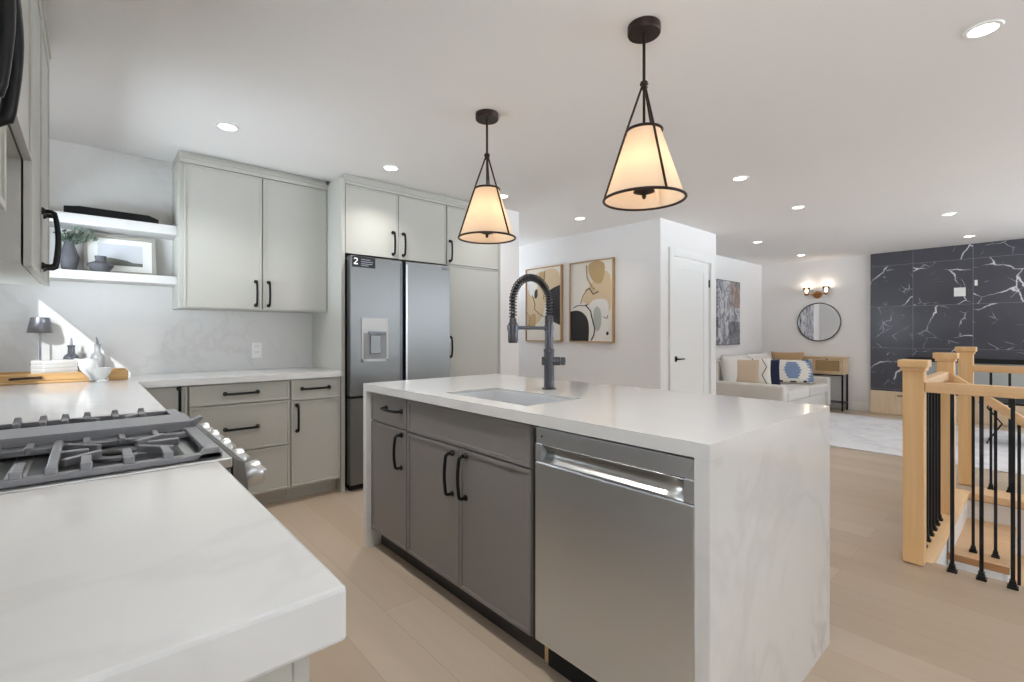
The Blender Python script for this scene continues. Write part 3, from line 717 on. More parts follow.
left_upper('hood_cabinet', 1.206, 1.998, 1.700, -.126, 'shallow pale grey cabinet above the range', [(1.208, 1.601, None), (1.603, 1.996, None)])
left_upper('wall_cabinet', .480, 1.204, 1.402, -.107, 'pale grey wall cabinet with a long black pull beside the range', [(.482, .770, .728), (.772, 1.202, .812)], .195, 1.535)

# ================================================================== RANGE
r = root('gas_range', (-.1, 1.625, 0), 'stainless gas range with grey cast iron grates between the white worktops', 'range')
part('body', B(XL+.004, .235, RY0+.001, RY1-.001, .02, .895), 'steel', r)
ct = MB(); ct.box(XL+.004, .238, RY0+.001, RY1-.001, .8955, .918)
part('cooktop', ct, 'chrome', r, bevel=.003)
part('back_trim', B(XL+.03, .222, 1.945, RY1-.006, .9182, .926), 'chrome', r, bevel=.002)
cpn = MB(); cpn.prism([(.2385, RY0+.001, .918), (.262, RY0+.001, .905), (.275, RY0+.001, .800), (.2385, RY0+.001, .790)], (0, RY1-RY0-.002, 0))
part('control_panel', cpn, 'steel', r, bevel=.002)
for k in range(5):
    y = RY0 + .085 + k*.165; ax = Vector((1, 0, .18)).normalized(); c = Vector((.268, y, .848))
    kb = part('knob', MB().lathe([(.025, 0), (.0285, .006), (.0295, .036), (.027, .042)], c + ax*.006, 28, ax), 'chrome', r, smooth=True)
    part('collar', MB().lathe([(.033, -.004), (.033, .005), (.026, .006)], c, 28, ax), 'iron', kb, smooth=True)
    part('grip', MB().box(-.005, .005, -.024, .024, .0, .012).xf(Matrix.Translation(c + ax*.046) @ Vector((0,0,1)).rotation_difference(ax).to_matrix().to_4x4()), 'chrome', kb, bevel=.0015)
part('oven_door', B(.2355, .268, RY0+.006, RY1-.006, .17, .78), 'steel', r, bevel=.004)
part('oven_handle', MB().tube([(.268, RY0+.08, .735), (.32, RY0+.08, .735), (.32, RY1-.08, .735), (.268, RY1-.08, .735)], .011, 12), 'chrome', r, smooth=True)
gz0, gz1 = .9185, .945
def bar(mb, p, q, w=.012, z0=gz0+.010, z1=gz1):
    p = Vector((p[0], p[1], 0)); q = Vector((q[0], q[1], 0)); d = (q-p).normalized(); n = Vector((-d.y, d.x, 0))*w/2
    return mb.prism([(*(p+n).xy, z0), (*(q+n).xy, z0), (*(q-n).xy, z0), (*(p-n).xy, z0)], (0, 0, z1-z0))
def grate(y0, y1, xs0, xs1, fingers):
    g = MB()
    # low frame rails with raised cross bars
    g.box(xs0, xs1, y0, y0+.016, gz0, gz0+.014); g.box(xs0, xs1, y1-.016, y1, gz0, gz0+.014)
    # ramped right-hand corner block of the frame
    g.prism([(xs1-.052, y0, gz0), (xs1, y0, gz0), (xs1-.006, y0, gz1-.002), (xs1-.034, y0, gz1-.002)], (0, .016, 0)); g.prism([(xs1-.052, y1-.016, gz0), (xs1, y1-.016, gz0), (xs1-.006, y1-.016, gz1-.002), (xs1-.034, y1-.016, gz1-.002)], (0, .016, 0))
    g.box(xs1-.034, xs1-.006, y0+.016, y1-.016, gz0+.012, gz1-.002); g.box(xs0, xs0+.02, y0, y1, gz0, gz1)
    for x, ln in fingers:
        # each finger rises from the rail, then runs in over the burner
        g.box(x-.009, x+.009, y0, y0+.018, gz0+.0125, gz1)
        bar(g, (x, y0+.0185), (x, y0+ln), .016, gz1-.013, gz1-.0003)
    return g
ym0, ym1 = 1.530, 1.700         # flat griddle plate between the two grates
xa, xb = XL+.03, .222
fx_ = [.124, .060, -.004, -.052, -.098, -.150, -.205, -.260, -.315]
fing = [(x, .30 if i == 3 else (.105 if i % 2 else .085)) for i, x in enumerate(fx_)]
g = grate(RY0+.018, ym0-.004, xa, xb, fing)
yc = (RY0+ym0)/2 + .01
for bx in (xa+.12, xa+.47):
    for k in range(4):
        a = math.pi/4 + k*math.pi/2
        bar(g, (bx+.045*math.cos(a), yc+.045*math.sin(a)), (bx+.125*math.cos(a), yc+.125*math.sin(a)), .011)
    for sgn in (-1, 1): bar(g, (bx+sgn*.05, yc), (bx+sgn*.11, yc), .013)
for xx in fx_: bar(g, (xx, ym0-(.07 if xx != -.052 else .02)), (xx, ym0-.004), .013)
bar(g, (xa+.02, yc+.12), (xb-.02, yc+.12), .014, gz0+.004, gz1-.008)
part('grate', g, 'cast', r, bevel=.0025)
gy = 1.935
g2 = grate(ym1+.004, gy, xa, xb, [])
for bx in (xa+.12, xa+.47):
    for k in range(4):
        a = math.pi/4 + k*math.pi/2; bar(g2, (bx+.04*math.cos(a), 1.82+.04*math.sin(a)), (bx+.12*math.cos(a), 1.82+.12*math.sin(a)), .013)
g2.box(xa, xb-.03, gy-.016, gy, gz0, gz1-.004)
for x in fx_: g2.prism([(x-.010, gy-.018, gz1-.005), (x+.010, gy-.018, gz1-.005), (x+.007, gy-.016, gz1+.012), (x-.006, gy-.016, gz1+.012)], (0, .014, 0)); bar(g2, (x, gy-.07), (x, gy-.004), .014)
part('grate', g2, 'cast', r, bevel=.0025)
gr = MB(); gr.box(xa, xb-.012, ym0, ym1, gz0+.018, gz1+.012); gr.prism([(xb-.012, ym0, gz0+.018), (xb+.012, ym0, gz1+.018), (xb+.006, ym0, gz1+.022), (xb-.02, ym0, gz1+.012)], (0, .03, 0))
gr.box(xa, xb-.012, ym0, ym0+.006, gz1+.012, gz1+.014)
for x in (xa+.05, xb-.08):
    for y in (ym0+.02, ym1-.02): gr.box(x-.012, x+.012, y-.012, y+.012, gz0, gz0+.018)
part('griddle', gr, 'cast', r, 'flat grey cast iron griddle plate', bevel=.002)
for bx in (xa+.12, xa+.47):
    for by in (yc, 1.82):
        bn = part('burner', MB().lathe([(.050, .0006), (.050, .007), (.040, .010)], (bx, by, gz0), 28), 'cast', r, smooth=True)
        part('burner_cap', MB().lathe([(.034, .010), (.036, .014), (.030, .017)], (bx, by, gz0), 28), 'castdk', bn, smooth=True)
part('drip_tray', MB().box(xa+.024, xa+.30, RY0+.036, ym0-.02, .9182, .9186).box(xa+.33, xb-.06, RY0+.036, ym0-.02, .9182, .9186), 'castdk', r)

# ================================================================== COUNTER DISPLAY IN THE CORNER
z0 = CT + .0005
r = root('wooden_tray', (-.11, 3.86, z0), 'long wooden tray lying on the back corner counter', 'tray')
tx0, tx1, ty0, ty1 = -.445, .180, 3.735, 3.985
tr = MB(); tr.box(tx0, tx1, ty0, ty1, z0, z0+.014)
tr.box(tx0, tx1, ty0, ty0+.014, z0+.014, z0+.058); tr.box(tx0, tx1, ty1-.014, ty1, z0+.014, z0+.058); tr.box(tx1-.014, tx1, ty0+.014, ty1-.014, z0+.014, z0+.058); tr.box(tx0, tx0+.014, ty0+.014, ty1-.014, z0+.014, z0+.058)
part('body', tr, 'board', r, bevel=.005)
part('handle', MB().tube([(-.32, ty0-.0005, z0+.03), (-.32, ty0-.02, z0+.032), (-.20, ty0-.02, z0+.036), (-.20, ty0-.0005, z0+.034)], .007, 10), 'bronze', r, 'dark metal tray handle', smooth=True)
# lamp
lx, ly = -.222, 4.072
r = root('table_lamp', (lx, ly, z0), 'small grey metal table lamp on the corner counter', 'lamp')
part('base', MB().lathe([(.040, 0), (.040, .010), (.034, .014), (.008, .016)], (lx, ly, z0), 32), 'lampgrey', r, smooth=True)
part('stem', MB().tube([(lx, ly, z0+.012), (lx, ly, z0+.34)], .0055, 14), 'lampgrey', r, smooth=True)
part('lamp_shade', MB().lathe([(.058, .285), (.042, .376), (.0405, .377), (.0, .378)], (lx, ly, z0), 36, caps=False), 'lampgrey', r, smooth=True, solid=.002)
# stack of white ribbed bowls / box
r = root('ribbed_basket', (-.12, 3.86, z0+.015), 'white ribbed rectangular basket standing on the wooden tray', 'basket')
bk = MB(); bx0, bx1, by0, by1 = -.200, -.040, 3.80, 3.92; R30 = math.radians(28)
for k in range(5): bk.box(bx0-.002, bx1+.002, by0-.002, by1+.002, z0+.016+k*.022, z0+.016+k*.022+.017)
bk.box(bx0, bx1, by0, by1, z0+.0145, z0+.125)
bk.xf(Matrix.Translation((-.150, 3.86, 0)) @ Matrix.Rotation(R30, 4, 'Z') @ Matrix.Translation((.120, -3.86, 0)))
part('body', bk, 'ceramic', r, bevel=.002)
# linen napkin draped over the basket and the front edge of the tray
def drape(u, v):
    x = -.070 + .085*u + .07*v + .007*math.sin(9*v)
    s = v*.27
    if s < .055: y, z = 3.80 - s, z0 + .129 - .05*s
    else:
        t = (s-.055)/.215; y = 3.745 - .045*math.sin(min(1, t*1.15)*math.pi/2) ; z = z0 + .126 - .122*t
    y += .005*math.sin(u*13 + v*4)
    return (x, y - .004, max(z, z0+.004) + .003*math.sin(u*12))
single('linen_napkin', MB().grid(drape, 14, 22), 'cloth', 'white linen napkin draped from basket over the tray edge', 'napkin', smooth=True, solid=.004)
# bottles
def bottle(x, y, k, h, mt, label, pr_lean):
    r = root('oil_bottle', (x, y, z0), label, 'bottle', 'oil bottles behind the tray')
    part('body', MB().lathe([(.036*k, 0), (.040*k, .004), (.040*k, .125*h), (.034*k, .145*h), (.018*k, .160*h), (.0165*k, .200*h), (.019*k, .202*h), (.019*k, .212*h), (.014*k, .213*h)], (x, y, z0), 28), mt, r, smooth=True)
    zz = z0 + .213*h
    part('pourer', MB().tube([(x, y, zz-.002), (x, y, zz+.012), (x+pr_lean, y, zz+.045)], [.009, .007, .0035], 10), 'lampgrey', r, smooth=True)
bottle(-.083, 4.055, 1.0, .98, 'smoke', 'dark smoky glass oil bottle with metal pourer on the corner counter', .001)
bottle(.040, 4.055, .88, 1.0, 'clear', 'pale slim glass oil bottle with metal pourer right of the dark one', -.005)
# footed bowl
bxc, byc = .055, 3.655
r = root('bowl', (bxc, byc, z0), 'small white footed bowl in front of the wooden tray', 'bowl')
part('body', MB().lathe([(.026, 0), (.028, .004), (.017, .016), (.020, .022), (.040, .048), (.048, .082), (.0455, .082), (.037, .050), (.010, .030)], (bxc, byc, z0), 32), 'ceramic', r, smooth=True)
# outlet on the splashback
r = root('wall_outlet', (.99, YB-.013, 1.01), 'white double outlet on the quartz splashback under the wall cabinet', 'outlet')
part('plate', B(.955, 1.028, YB-.0185, YB-.0125, 1.005, 1.125), 'white', r, bevel=.002)
so = MB()
for zz in (1.032, 1.080): so.box(.972, 1.011, YB-.0205, YB-.0186, zz, zz+.034, 0); so.box(.982, .985, YB-.0212, YB-.0204, zz+.012, zz+.026, 1); so.box(.997, 1.000, YB-.0212, YB-.0204, zz+.012, zz+.026, 1)
part('socket', so, ['white', 'lampgrey'], r)

# ================================================================== PENDANTS
def pendant(x, y, rods, label, dz=0.):
    r = root('pendant_light', (x, y, CEIL), label, 'pendant light', 'pendant lights over the island')
    part('canopy', MB().lathe([(.062, -.034), (.064, -.030), (.064, -.001)], (x, y, CEIL), 36), 'bronze', r, smooth=True)
    part('stem', MB().tube([(x, y, CEIL-.033), (x, y, 2.19)], .0062, 12), 'bronze', r, smooth=True)
    part('hub', MB().lathe([(.005, .016), (.014, .012), (.017, .002), (.012, -.006), (.015, -.012), (.008, -.02)], (x, y, 2.185), 20), 'bronze', r, smooth=True)
    zt, zb, rt, rb = 2.000, 1.728, .068, .157
    for a in rods:
        a = math.radians(a); c, s = math.cos(a), math.sin(a)
        part('rod', MB().tube([(x+.008*c, y+.008*s, 2.178), (x+(rt+.003)*c, y+(rt+.003)*s, zt), (x+(rb+.003)*c, y+(rb+.003)*s, zb)], .0046, 8), 'bronze', r, smooth=True)
    for z, q in ((zt, rt), (zb, rb)):
        part('ring', MB().tube([(x+(q+.001)*math.cos(t*math.pi/24), y+(q+.001)*math.sin(t*math.pi/24), z) for t in range(48)], .0055, 8, closed=True), 'bronze', r, smooth=True)
    part('lamp_shade', MB().lathe([(rb-.003, zb+.002), (rt-.003, zt-.002)], (x, y, 0), 56, caps=False), 'shade', r, smooth=True)
    part('socket_stem', MB().tube([(x, y, 2.17), (x, y, 1.765)], .0055, 10), 'bronze', r, smooth=True)
    part('cluster_plate', MB().lathe([(.040, .012), (.042, .006), (.018, -.002), (.007, -.006), (.009, -.014), (.004, -.022), (.001, -.023)], (x, y, 1.752), 28), 'bronze', r, smooth=True)
    for k in range(3):
        a = 2*math.pi*k/3 + .5; bx, by = x+.030*math.cos(a), y+.030*math.sin(a)
        part('bulb', MB().lathe([(.006, -.02), (.013, 0), (.015, .018), (.010, .036), (.002, .05)], (bx, by, 1.845), 16), 'bulb', r, smooth=True)
    d = bpy.data.lights.new('pendant_lamp', 'POINT'); o = bpy.data.objects.new('pendant_lamp', d); COL.objects.link(o); o.parent = r
    o.location = (0, 0, 1.835-CEIL); d.energy = 1.35; d.color = (1.0, .72, .46); d.shadow_soft_size = .045
pendant(1.656, 1.074, (243, 3, 123), 'larger looking cone pendant nearer the camera with cream linen shade and bronze frame')
pendant(1.661, 2.083, (279, 39, 159), 'farther cone pendant with cream linen shade in front of the pantry cabinet')

# ================================================================== HALL ARTWORKS
def artwork(y0, y1, z0, z1, label, blobs, lines, bgmat):
    r = root('framed_artwork', (4.48, (y0+y1)/2, z0), label, 'picture', 'abstract artworks in the hall')
    X = 4.4985; t = .042; fw = .016
    f = MB(); f.box(X-t, X, y0, y0+fw, z0, z1); f.box(X-t, X, y1-fw, y1, z0, z1); f.box(X-t, X, y0+fw, y1-fw, z0, z0+fw); f.box(X-t, X, y0+fw, y1-fw, z1-fw, z1)
    part('frame', f, 'frameoak', r)
    mats = [bgmat]; p = MB(); p.box(X-.028, X-.004, y0+fw, y1-fw, z0+fw, z1-fw, 0)
    def q(a, b, k): return (X-.0285-k*.0004, y1-fw-(y1-y0-2*fw)*a, z1-fw-(z1-z0-2*fw)*b)
    k = 0
    for m, pts in blobs:
        mats.append(m); k += 1
        # smooth the outline
        pp = pts
        for _ in range(2):
            nq = []
            for i in range(len(pp)):
                a, b = pp[i], pp[(i+1) % len(pp)]
                nq += [(a[0]*.75+b[0]*.25, a[1]*.75+b[1]*.25), (a[0]*.25+b[0]*.75, a[1]*.25+b[1]*.75)]
            pp = nq
        p.prism([q(a, b, k) for a, b in pp], (-.0003, 0, 0), len(mats)-1)
    for m, pts, w in lines:
        mats.append(m); p.tube([q(a, b, k+1) for a, b in pts], w, 6, len(mats)-1)
    part('canvas', p, mats, r)
AM = lambda n, c: mat(n, c, .75)
cream, tan, sand, ink, pale, sage = AM('paint_cream', '#ddd6cb'), AM('paint_tan', '#b09468'), AM('paint_sand', '#ccb593'), AM('paint_ink', '#231d1d'), AM('paint_pale', '#dcd8d2'), AM('paint_sage', '#a9aca2')
artwork(4.095, 4.752, 1.100, 2.075, 'left framed abstract artwork with black blot, behind the faucet neck',
    [(sand, [(.0,.12),(.5,.02),(.98,.02),(.98,.4),(.6,.36),(.5,.7),(.2,.8),(.02,.9)]), (pale, [(.02,.1),(.35,.08),(.3,.4),(.06,.36)]), (tan, [(.35,.05),(.58,.04),(.52,.3),(.42,.2)]),
     (ink, [(.58,.36),(.75,.29)]+[(1.,.25)]*3+[(1.,.80)]*3+[(.80,.75),(.62,.70)]), (ink, [(.24,.30),(.34,.27),(.34,.40),(.24,.42)]), (pale, [(.62,.78),(.97,.82),(.96,.98),(.60,.97)]), (tan, [(.05,.66),(.3,.6),(.28,.84),(.08,.86)])],
    [(ink, [(.18,.36),(.26,.5),(.24,.56),(.4,.64),(.55,.68)], .004), (ink, [(.56,.04),(.52,.2),(.55,.32),(.5,.44)], .003), (ink, [(.68,.80),(.78,.9),(.8,.98)], .003), (ink, [(.02,.6),(.1,.7),(.06,.8)], .003)], cream)
artwork(3.296, 3.962, 1.095, 2.070, 'right framed abstract artwork with tan shape at top and black shape at lower left',
    [(sand, [(.42,.3),(.98,.04),(.98,.75),(.6,.5),(.25,.6)]), (tan, [(.44,.0),(.84,.0),(.82,.2),(.74,.3),(.56,.26),(.46,.14)]), (pale, [(.42,.5),(.8,.46),(.93,.54),(.9,.7),(.97,.98),(.45,.98)]), (pale, [(.02,.5),(.4,.50),(.5,.62),(.02,.64)]),
     (ink, [(.0,.615)]*3+[(.2,.60),(.38,.66),(.47,.78)]+[(.45,1.)]*3+[(.0,1.)]*3), (sage, [(.58,.56),(.74,.58),(.76,.8),(.66,.9),(.56,.78)]), (ink, [(.86,.88),(.92,.88),(.92,.92),(.86,.93)])],
    [(ink, [(.38,.36),(.47,.33),(.56,.41),(.68,.38)], .006), (tan, [(.26,.52),(.32,.42),(.42,.34)], .006), (ink, [(.38,.54),(.5,.62),(.55,.74),(.6,.84),(.58,.92),(.52,.99)], .0075), (ink, [(.08,.57),(.2,.54),(.38,.55),(.44,.53)], .005), (ink, [(.80,.7),(.88,.72),(.9,.68)], .004), (tan, [(.40,.04),(.42,.2),(.54,.33),(.6,.35)], .009)], cream)

# ================================================================== LIVING AREA
# canvas on the wall above the sofa
def paint_mat():
    m = mat('abstract_grey_canvas', '#8d8f96', .7); n = NT(m); p = n.pos()
    k = n.noise(n.map(p, scale=(5, 1, 3)), 1.6, 8, .68, 1.4)
    c = n.ramp(k, [(.3, '#3c3d45'), (.45, '#85868f'), (.58, '#c9c8cb'), (.72, '#b3b0b3')])
    k2 = n.noise(n.map(p, scale=(3, 1, 1.2), loc=(8.3, 0, .4)), 1.4, 4, .6, .8)
    sp = n.n('ShaderNodeSeparateXYZ'); n.l(p, sp.inputs[0])
    br = n.math('MULTIPLY', n.math('GREATER_THAN', sp.outputs[0], 7.66), n.math('GREATER_THAN', sp.outputs[2], 1.62))
    c = n.mix(n.math('MULTIPLY', br, n.math('MINIMUM', n.math('MAXIMUM', n.math('MULTIPLY', n.math('SUBTRACT', k2, .40), 5), 0), .75)), c, '#8b6f5c')
    dk = n.math('MULTIPLY', n.math('GREATER_THAN', sp.outputs[0], 7.6), n.math('LESS_THAN', sp.outputs[2], 1.40))
    c = n.mix(n.math('MULTIPLY', dk, .6), c, '#33343a'); n.color(c); return m
M['absgrey'] = paint_mat()
r = root('canvas_painting', (7.63, 3.40, 1.04), 'tall grey and rust abstract canvas on the wall above the sofa', 'picture')
part('canvas', B(7.242, 8.020, 3.385, 3.4185, 1.035, 2.035), 'absgrey', r, bevel=.003)
r2 = root('canvas_painting', (6.65, 3.40, 1.04), 'grey abstract canvas seen only in the round mirror', 'picture')
part('canvas', B(6.262, 7.040, 3.385, 3.4185, 1.035, 2.035), 'absgrey', r2, bevel=.003)
part('edge_band', MB().box(7.240, 8.022, 3.386, 3.4185, 1.026, 1.0345).box(7.240, 8.022, 3.386, 3.4185, 2.0355, 2.044), 'iron', r)
# round mirror
mc = (XR-.001, 2.526, 1.395)
r = root('round_mirror', (XR-.01, 2.526, 1.08), 'round thin framed mirror below the wall sconce', 'mirror')
part('frame', MB().tube([(XR-.018, 2.526+.310*math.cos(t*math.pi/36), 1.395+.310*math.sin(t*math.pi/36)) for t in range(72)], .009, 8, closed=True), 'gun', r, smooth=True)
part('glass', MB().lathe([(.306, 0), (.306, .010)], mc, 72, (-1, 0, 0)), 'mirror', r)
# sconce
r = root('wall_sconce', (XR-.05, 2.545, 1.80), 'two-light brass wall sconce above the round mirror', 'wall lamp')
part('back_plate', MB().lathe([(.062, .0), (.062, .014), (.050, .022), (.02, .026)], (XR-.001, 2.545, 1.845), 32, (-1, 0, 0)), 'brass', r, smooth=True)
part('arm', MB().tube([(XR-.024, 2.545, 1.845), (XR-.07, 2.545, 1.845)], .009, 10).tube([(XR-.07, 2.405, 1.850), (XR-.07, 2.685, 1.850)], .008, 10), 'brass', r, smooth=True)
for yy in (2.405, 2.685):
    cx = XR-.07
    part('cup', MB().lathe([(.010, -.02), (.030, -.008), (.032, .012), (.028, .016)], (cx, yy, 1.855), 24), 'brass', r, smooth=True)
    part('glass_shade', MB().lathe([(.028, .016), (.044, .05), (.050, .115)], (cx, yy, 1.855), 28, caps=False), 'glass', r, smooth=True, solid=.003)
    part('bulb', MB().lathe([(.010, .018), (.022, .048), (.020, .072), (.006, .086)], (cx, yy, 1.855), 20), 'bulb', r, smooth=True)
    d = bpy.data.lights.new('sconce_lamp', 'POINT'); o = bpy.data.objects.new('sconce_lamp', d); COL.objects.link(o); o.parent = r
    o.location = (cx-r.location.x, yy-r.location.y, 1.99-1.80); d.energy = .9; d.color = (1., .85, .68); d.shadow_soft_size = .03
# console table
r = root('console_table', (8.85, 2.54, 0), 'narrow wood console with rattan drawers on black legs beside the sofa', 'console table')
c0, c1, cy0, cy1 = 8.690, 8.975, 2.110, 2.960
part('top', B(c0-.008, c1, cy0-.010, cy1+.010, .815, .838), 'consolewood', r, bevel=.003)
cb = MB(); cb.box(c0, c1, cy0, cy0+.02, .565, .8145); cb.box(c0, c1, cy1-.02, cy1, .565, .8145); cb.box(c0, c1, cy0+.02, cy1-.02, .565, .582); cb.box(c1-.015, c1, cy0+.02, cy1-.02, .582, .8145); cb.box(c0, c0+.02, (cy0+cy1)/2-.012, (cy0+cy1)/2+.012, .582, .8145)
part('case', cb, 'consolewood', r, bevel=.002)
def rattan():
    m = mat('rattan_weave', '#b0926a', .7); n = NT(m); p = n.pos()
    ck = n.n('ShaderNodeTexChecker'); n.l(n.map(p, scale=(1, 1, 1), rot=(math.radians(45), 0, 0)), ck.inputs[0]); ck.inputs['Scale'].default_value = 90
    n.color(n.mix(ck.outputs['Fac'], '#866a45', '#a98c63')); return m
M['rattan'] = rattan()
for a, b in ((cy0+.022, (cy0+cy1)/2-.014), ((cy0+cy1)/2+.014, cy1-.022)):
    dr = MB(); q = .03; dr.box(c0-.002, c0+.016, a, a+q, .585, .812); dr.box(c0-.002, c0+.016, b-q, b, .585, .812); dr.box(c0-.002, c0+.016, a+q, b-q, .585, .585+q); dr.box(c0-.002, c0+.016, a+q, b-q, .812-q, .812)
    dd = part('drawer', dr, 'consolewood', r, bevel=.002)
    part('rattan_panel', B(c0+.004, c0+.012, a+q, b-q, .585+q, .812-q), 'rattan', dd)
    part('pull', MB().lathe([(.008, 0), (.006, .012), (.010, .016), (.008, .020)], (c0-.002, (a+b)/2, .797), 14, (-1, 0, 0)), 'black', dd, smooth=True)
for xx in (c0+.004, c1-.026):
    for yy in (cy0+.004, cy1-.026): part('leg', B(xx, xx+.022, yy, yy+.022, 0, .5645), 'black', r)
fr = MB(); fr.box(c0+.026, c1-.026, cy0+.006, cy0+.022, .110, .126); fr.box(c0+.026, c1-.026, cy1-.022, cy1-.006, .110, .126); fr.box(c0+.006, c0+.020, cy0+.026, cy1-.026, .545, .560); fr.box(c0+.026, c1-.026, cy0+.02, cy1-.02, .127, .135)
part('stretcher', fr, 'black', r)

# sofa
r = root('sofa', (7.56, 2.86, 0), 'oatmeal fabric two seat sofa against the wall under the grey canvas', 'sofa')
s0, s1, yf, yb = 6.630, 8.620, 2.255, 3.385
def rbox(mb, x0, x1, y0, y1, z0, z1, e=.0): return mb.box(x0, x1, y0, y1, z0, z1)
part('base', B(s0+.16, s1-.16, yf+.03, yb-.02, .10, .30), 'sofa', r, bevel=.015)
for a in (s0, s1-.155): part('arm', B(a, a+.155, yf, yb-.002, .09, .532), 'sofa', r, bevel=.025)
part('back', B(s0+.16, s1-.16, yb-.20, yb-.004, .30, .80), 'sofa', r, bevel=.03)
xm = (s0+s1)/2
for a, b in ((s0+.162, xm-.003), (xm+.003, s1-.162)):
    part('seat_cushion', B(a, b, yf-.005, yb-.21, .302, .445), 'sofa', r, bevel=.03)
def pillow(w, h, t, n=16, p=2.6):
    mb = MB()
    def top(sgn):
        def fn(u, v):
            a, b = 2*u-1, 2*v-1; e = max(0, (1-abs(a)**p))*max(0, (1-abs(b)**p)); e = e**.42
            k = 1-.05*(1-abs(a))*0; pin = 1 - .06*(1-a*a)*abs(b)**3 ; pin2 = 1 - .06*(1-b*b)*abs(a)**3
            return Vector((a*w/2*pin2, sgn*t/2*e, b*h/2*pin))
        return fn
    mb.grid(top(-1), n, n); mb.grid(top(1), n, n); return mb
def weld(o, d=.0008):
    b = bmesh.new(); b.from_mesh(o.data); bmesh.ops.remove_doubles(b, verts=b.verts, dist=d); bmesh.ops.recalc_face_normals(b, faces=b.faces); b.to_mesh(o.data); b.free()
for a, b in ((s0+.165, xm-.003), (xm+.003, s1-.165)):
    mb = pillow(b-a, .46, .22).xf(Matrix.Translation(((a+b)/2, yb-.285, .665)) @ Matrix.Rotation(-.16, 4, 'X'))
    o = part('back_cushion', mb, 'sofa', r, smooth=True); weld(o)
ft = [(s0+.05, yf+.05), (s1-.05, yf+.05), (s0+.05, yb-.06), (s1-.05, yb-.06)]
for x, y in ft: part('foot', MB().lathe([(.018, 0), (.026, .089)], (x, y, 0), 14), 'black', r)
def cushion(c, w, h, t, yaw, tilt, m, label, decor=None):
    T = Matrix.Translation(c) @ Matrix.Rotation(yaw, 4, 'Z') @ Matrix.Rotation(tilt, 4, 'X')
    r = root('throw_cushion', (c[0], c[1], c[2]-h/2), label, 'cushion', 'throw cushions on the sofa')
    o = part('cover', pillow(w, h, t).xf(T), m, r, smooth=True); weld(o)
    if decor:
        def surf(a, b):
            p = 2.6; e = (max(0, 1-abs(a)**p)*max(0, 1-abs(b)**p))**.42
            return T @ Vector((a*w/2, -t/2*e-.0025, b*h/2))
        mats = []; d = MB()
        for mt, poly in decor:
            if mt not in mats: mats.append(mt)
            d.add([surf(a, b) for a, b in poly], [list(range(len(poly)))], mats.index(mt))
        b = part('printed_pattern', d, mats, r, fixn=False)
R_ = math.radians
# strips and stars are fans of small quads so that they follow the curve of the cushion
def strip(m, p, q, w, n=8):
    out = []
    for i in range(n):
        a = [p[j]+(q[j]-p[j])*i/n for j in (0, 1)]; b = [p[j]+(q[j]-p[j])*(i+1)/n for j in (0, 1)]
        L = math.hypot(q[0]-p[0], q[1]-p[1]); nx, ny = -(q[1]-p[1])/L*w/2, (q[0]-p[0])/L*w/2
        out.append((m, [(a[0]-nx, a[1]-ny), (b[0]-nx, b[1]-ny), (b[0]+nx, b[1]+ny), (a[0]+nx, a[1]+ny)]))
    return out
def rows(m, fx, y0, y1, n):
    out = []
    for i in range(n):
        ya, yb_ = y0+(y1-y0)*i/n, y0+(y1-y0)*(i+1)/n; y = (ya+yb_)/2
        for x0, x1 in fx(y):
            k = max(1, int((x1-x0)/.16))
            for j in range(k): out.append((m, [(x0+(x1-x0)*j/k, ya), (x0+(x1-x0)*(j+1)/k, ya), (x0+(x1-x0)*(j+1)/k, yb_), (x0+(x1-x0)*j/k, yb_)]))
    return out
def saw(y): return .17*abs(((y*4.5) % 1)*2-1)
pat = rows('cushblue', lambda y: [(-.34*(1-abs(y)*.75)-saw(y)*.6, .34*(1-abs(y)*.75)+saw(y)*.6)], -.66, .66, 24)
pat += rows('cushblue', lambda y: [(-.93, -.93+.26*abs(y)+saw(y)), (.93-.26*abs(y)-saw(y), .93)], -.9, .9, 28)
pat += rows('inkline', lambda y: [(-.60, -.46), (.46, .60)], -.93, -.80, 3) + rows('inkline', lambda y: [(-.14, .14)], -.93, -.84, 3) + rows('inkline', lambda y: [(-.8, -.5), (.5, .8)], .80, .92, 3)
cushion((7.10, 2.94, .640), .40, .40, .14, R_(-66), R_(-18), 'cushbeige', 'plain beige throw cushion leaning before the cream patterned one')
pl = strip('inkline', (-.2, .9), (.1, .3), .05) + strip('inkline', (.1, .3), (-.2, -.3), .05) + strip('inkline', (-.2, -.3), (.1, -.9), .05) + strip('inkline', (.4, .9), (.7, .3), .05) + strip('inkline', (.7, .3), (.4, -.3), .05) + strip('inkline', (.4, -.3), (.7, -.9), .05)
cushion((7.29, 2.86, .645), .42, .42, .13, R_(-66), R_(-18), 'cushcream', 'cream throw cushion with thin dark zigzag lines', pl)
cushion((7.46, 2.79, .632), .40, .40, .12, R_(-66), R_(-20), 'cushnavy', 'navy throw cushion squeezed beside the blue printed one')
cushion((8.33, 2.78, .70), .46, .44, .14, R_(-72), R_(-14), 'cushtan', 'tan throw cushion standing behind the blue printed one')
cushion((7.95, 2.60, .632), .60, .39, .15, R_(-56), R_(-22), 'cushcream', 'oblong cream throw cushion with large blue star print', pat)

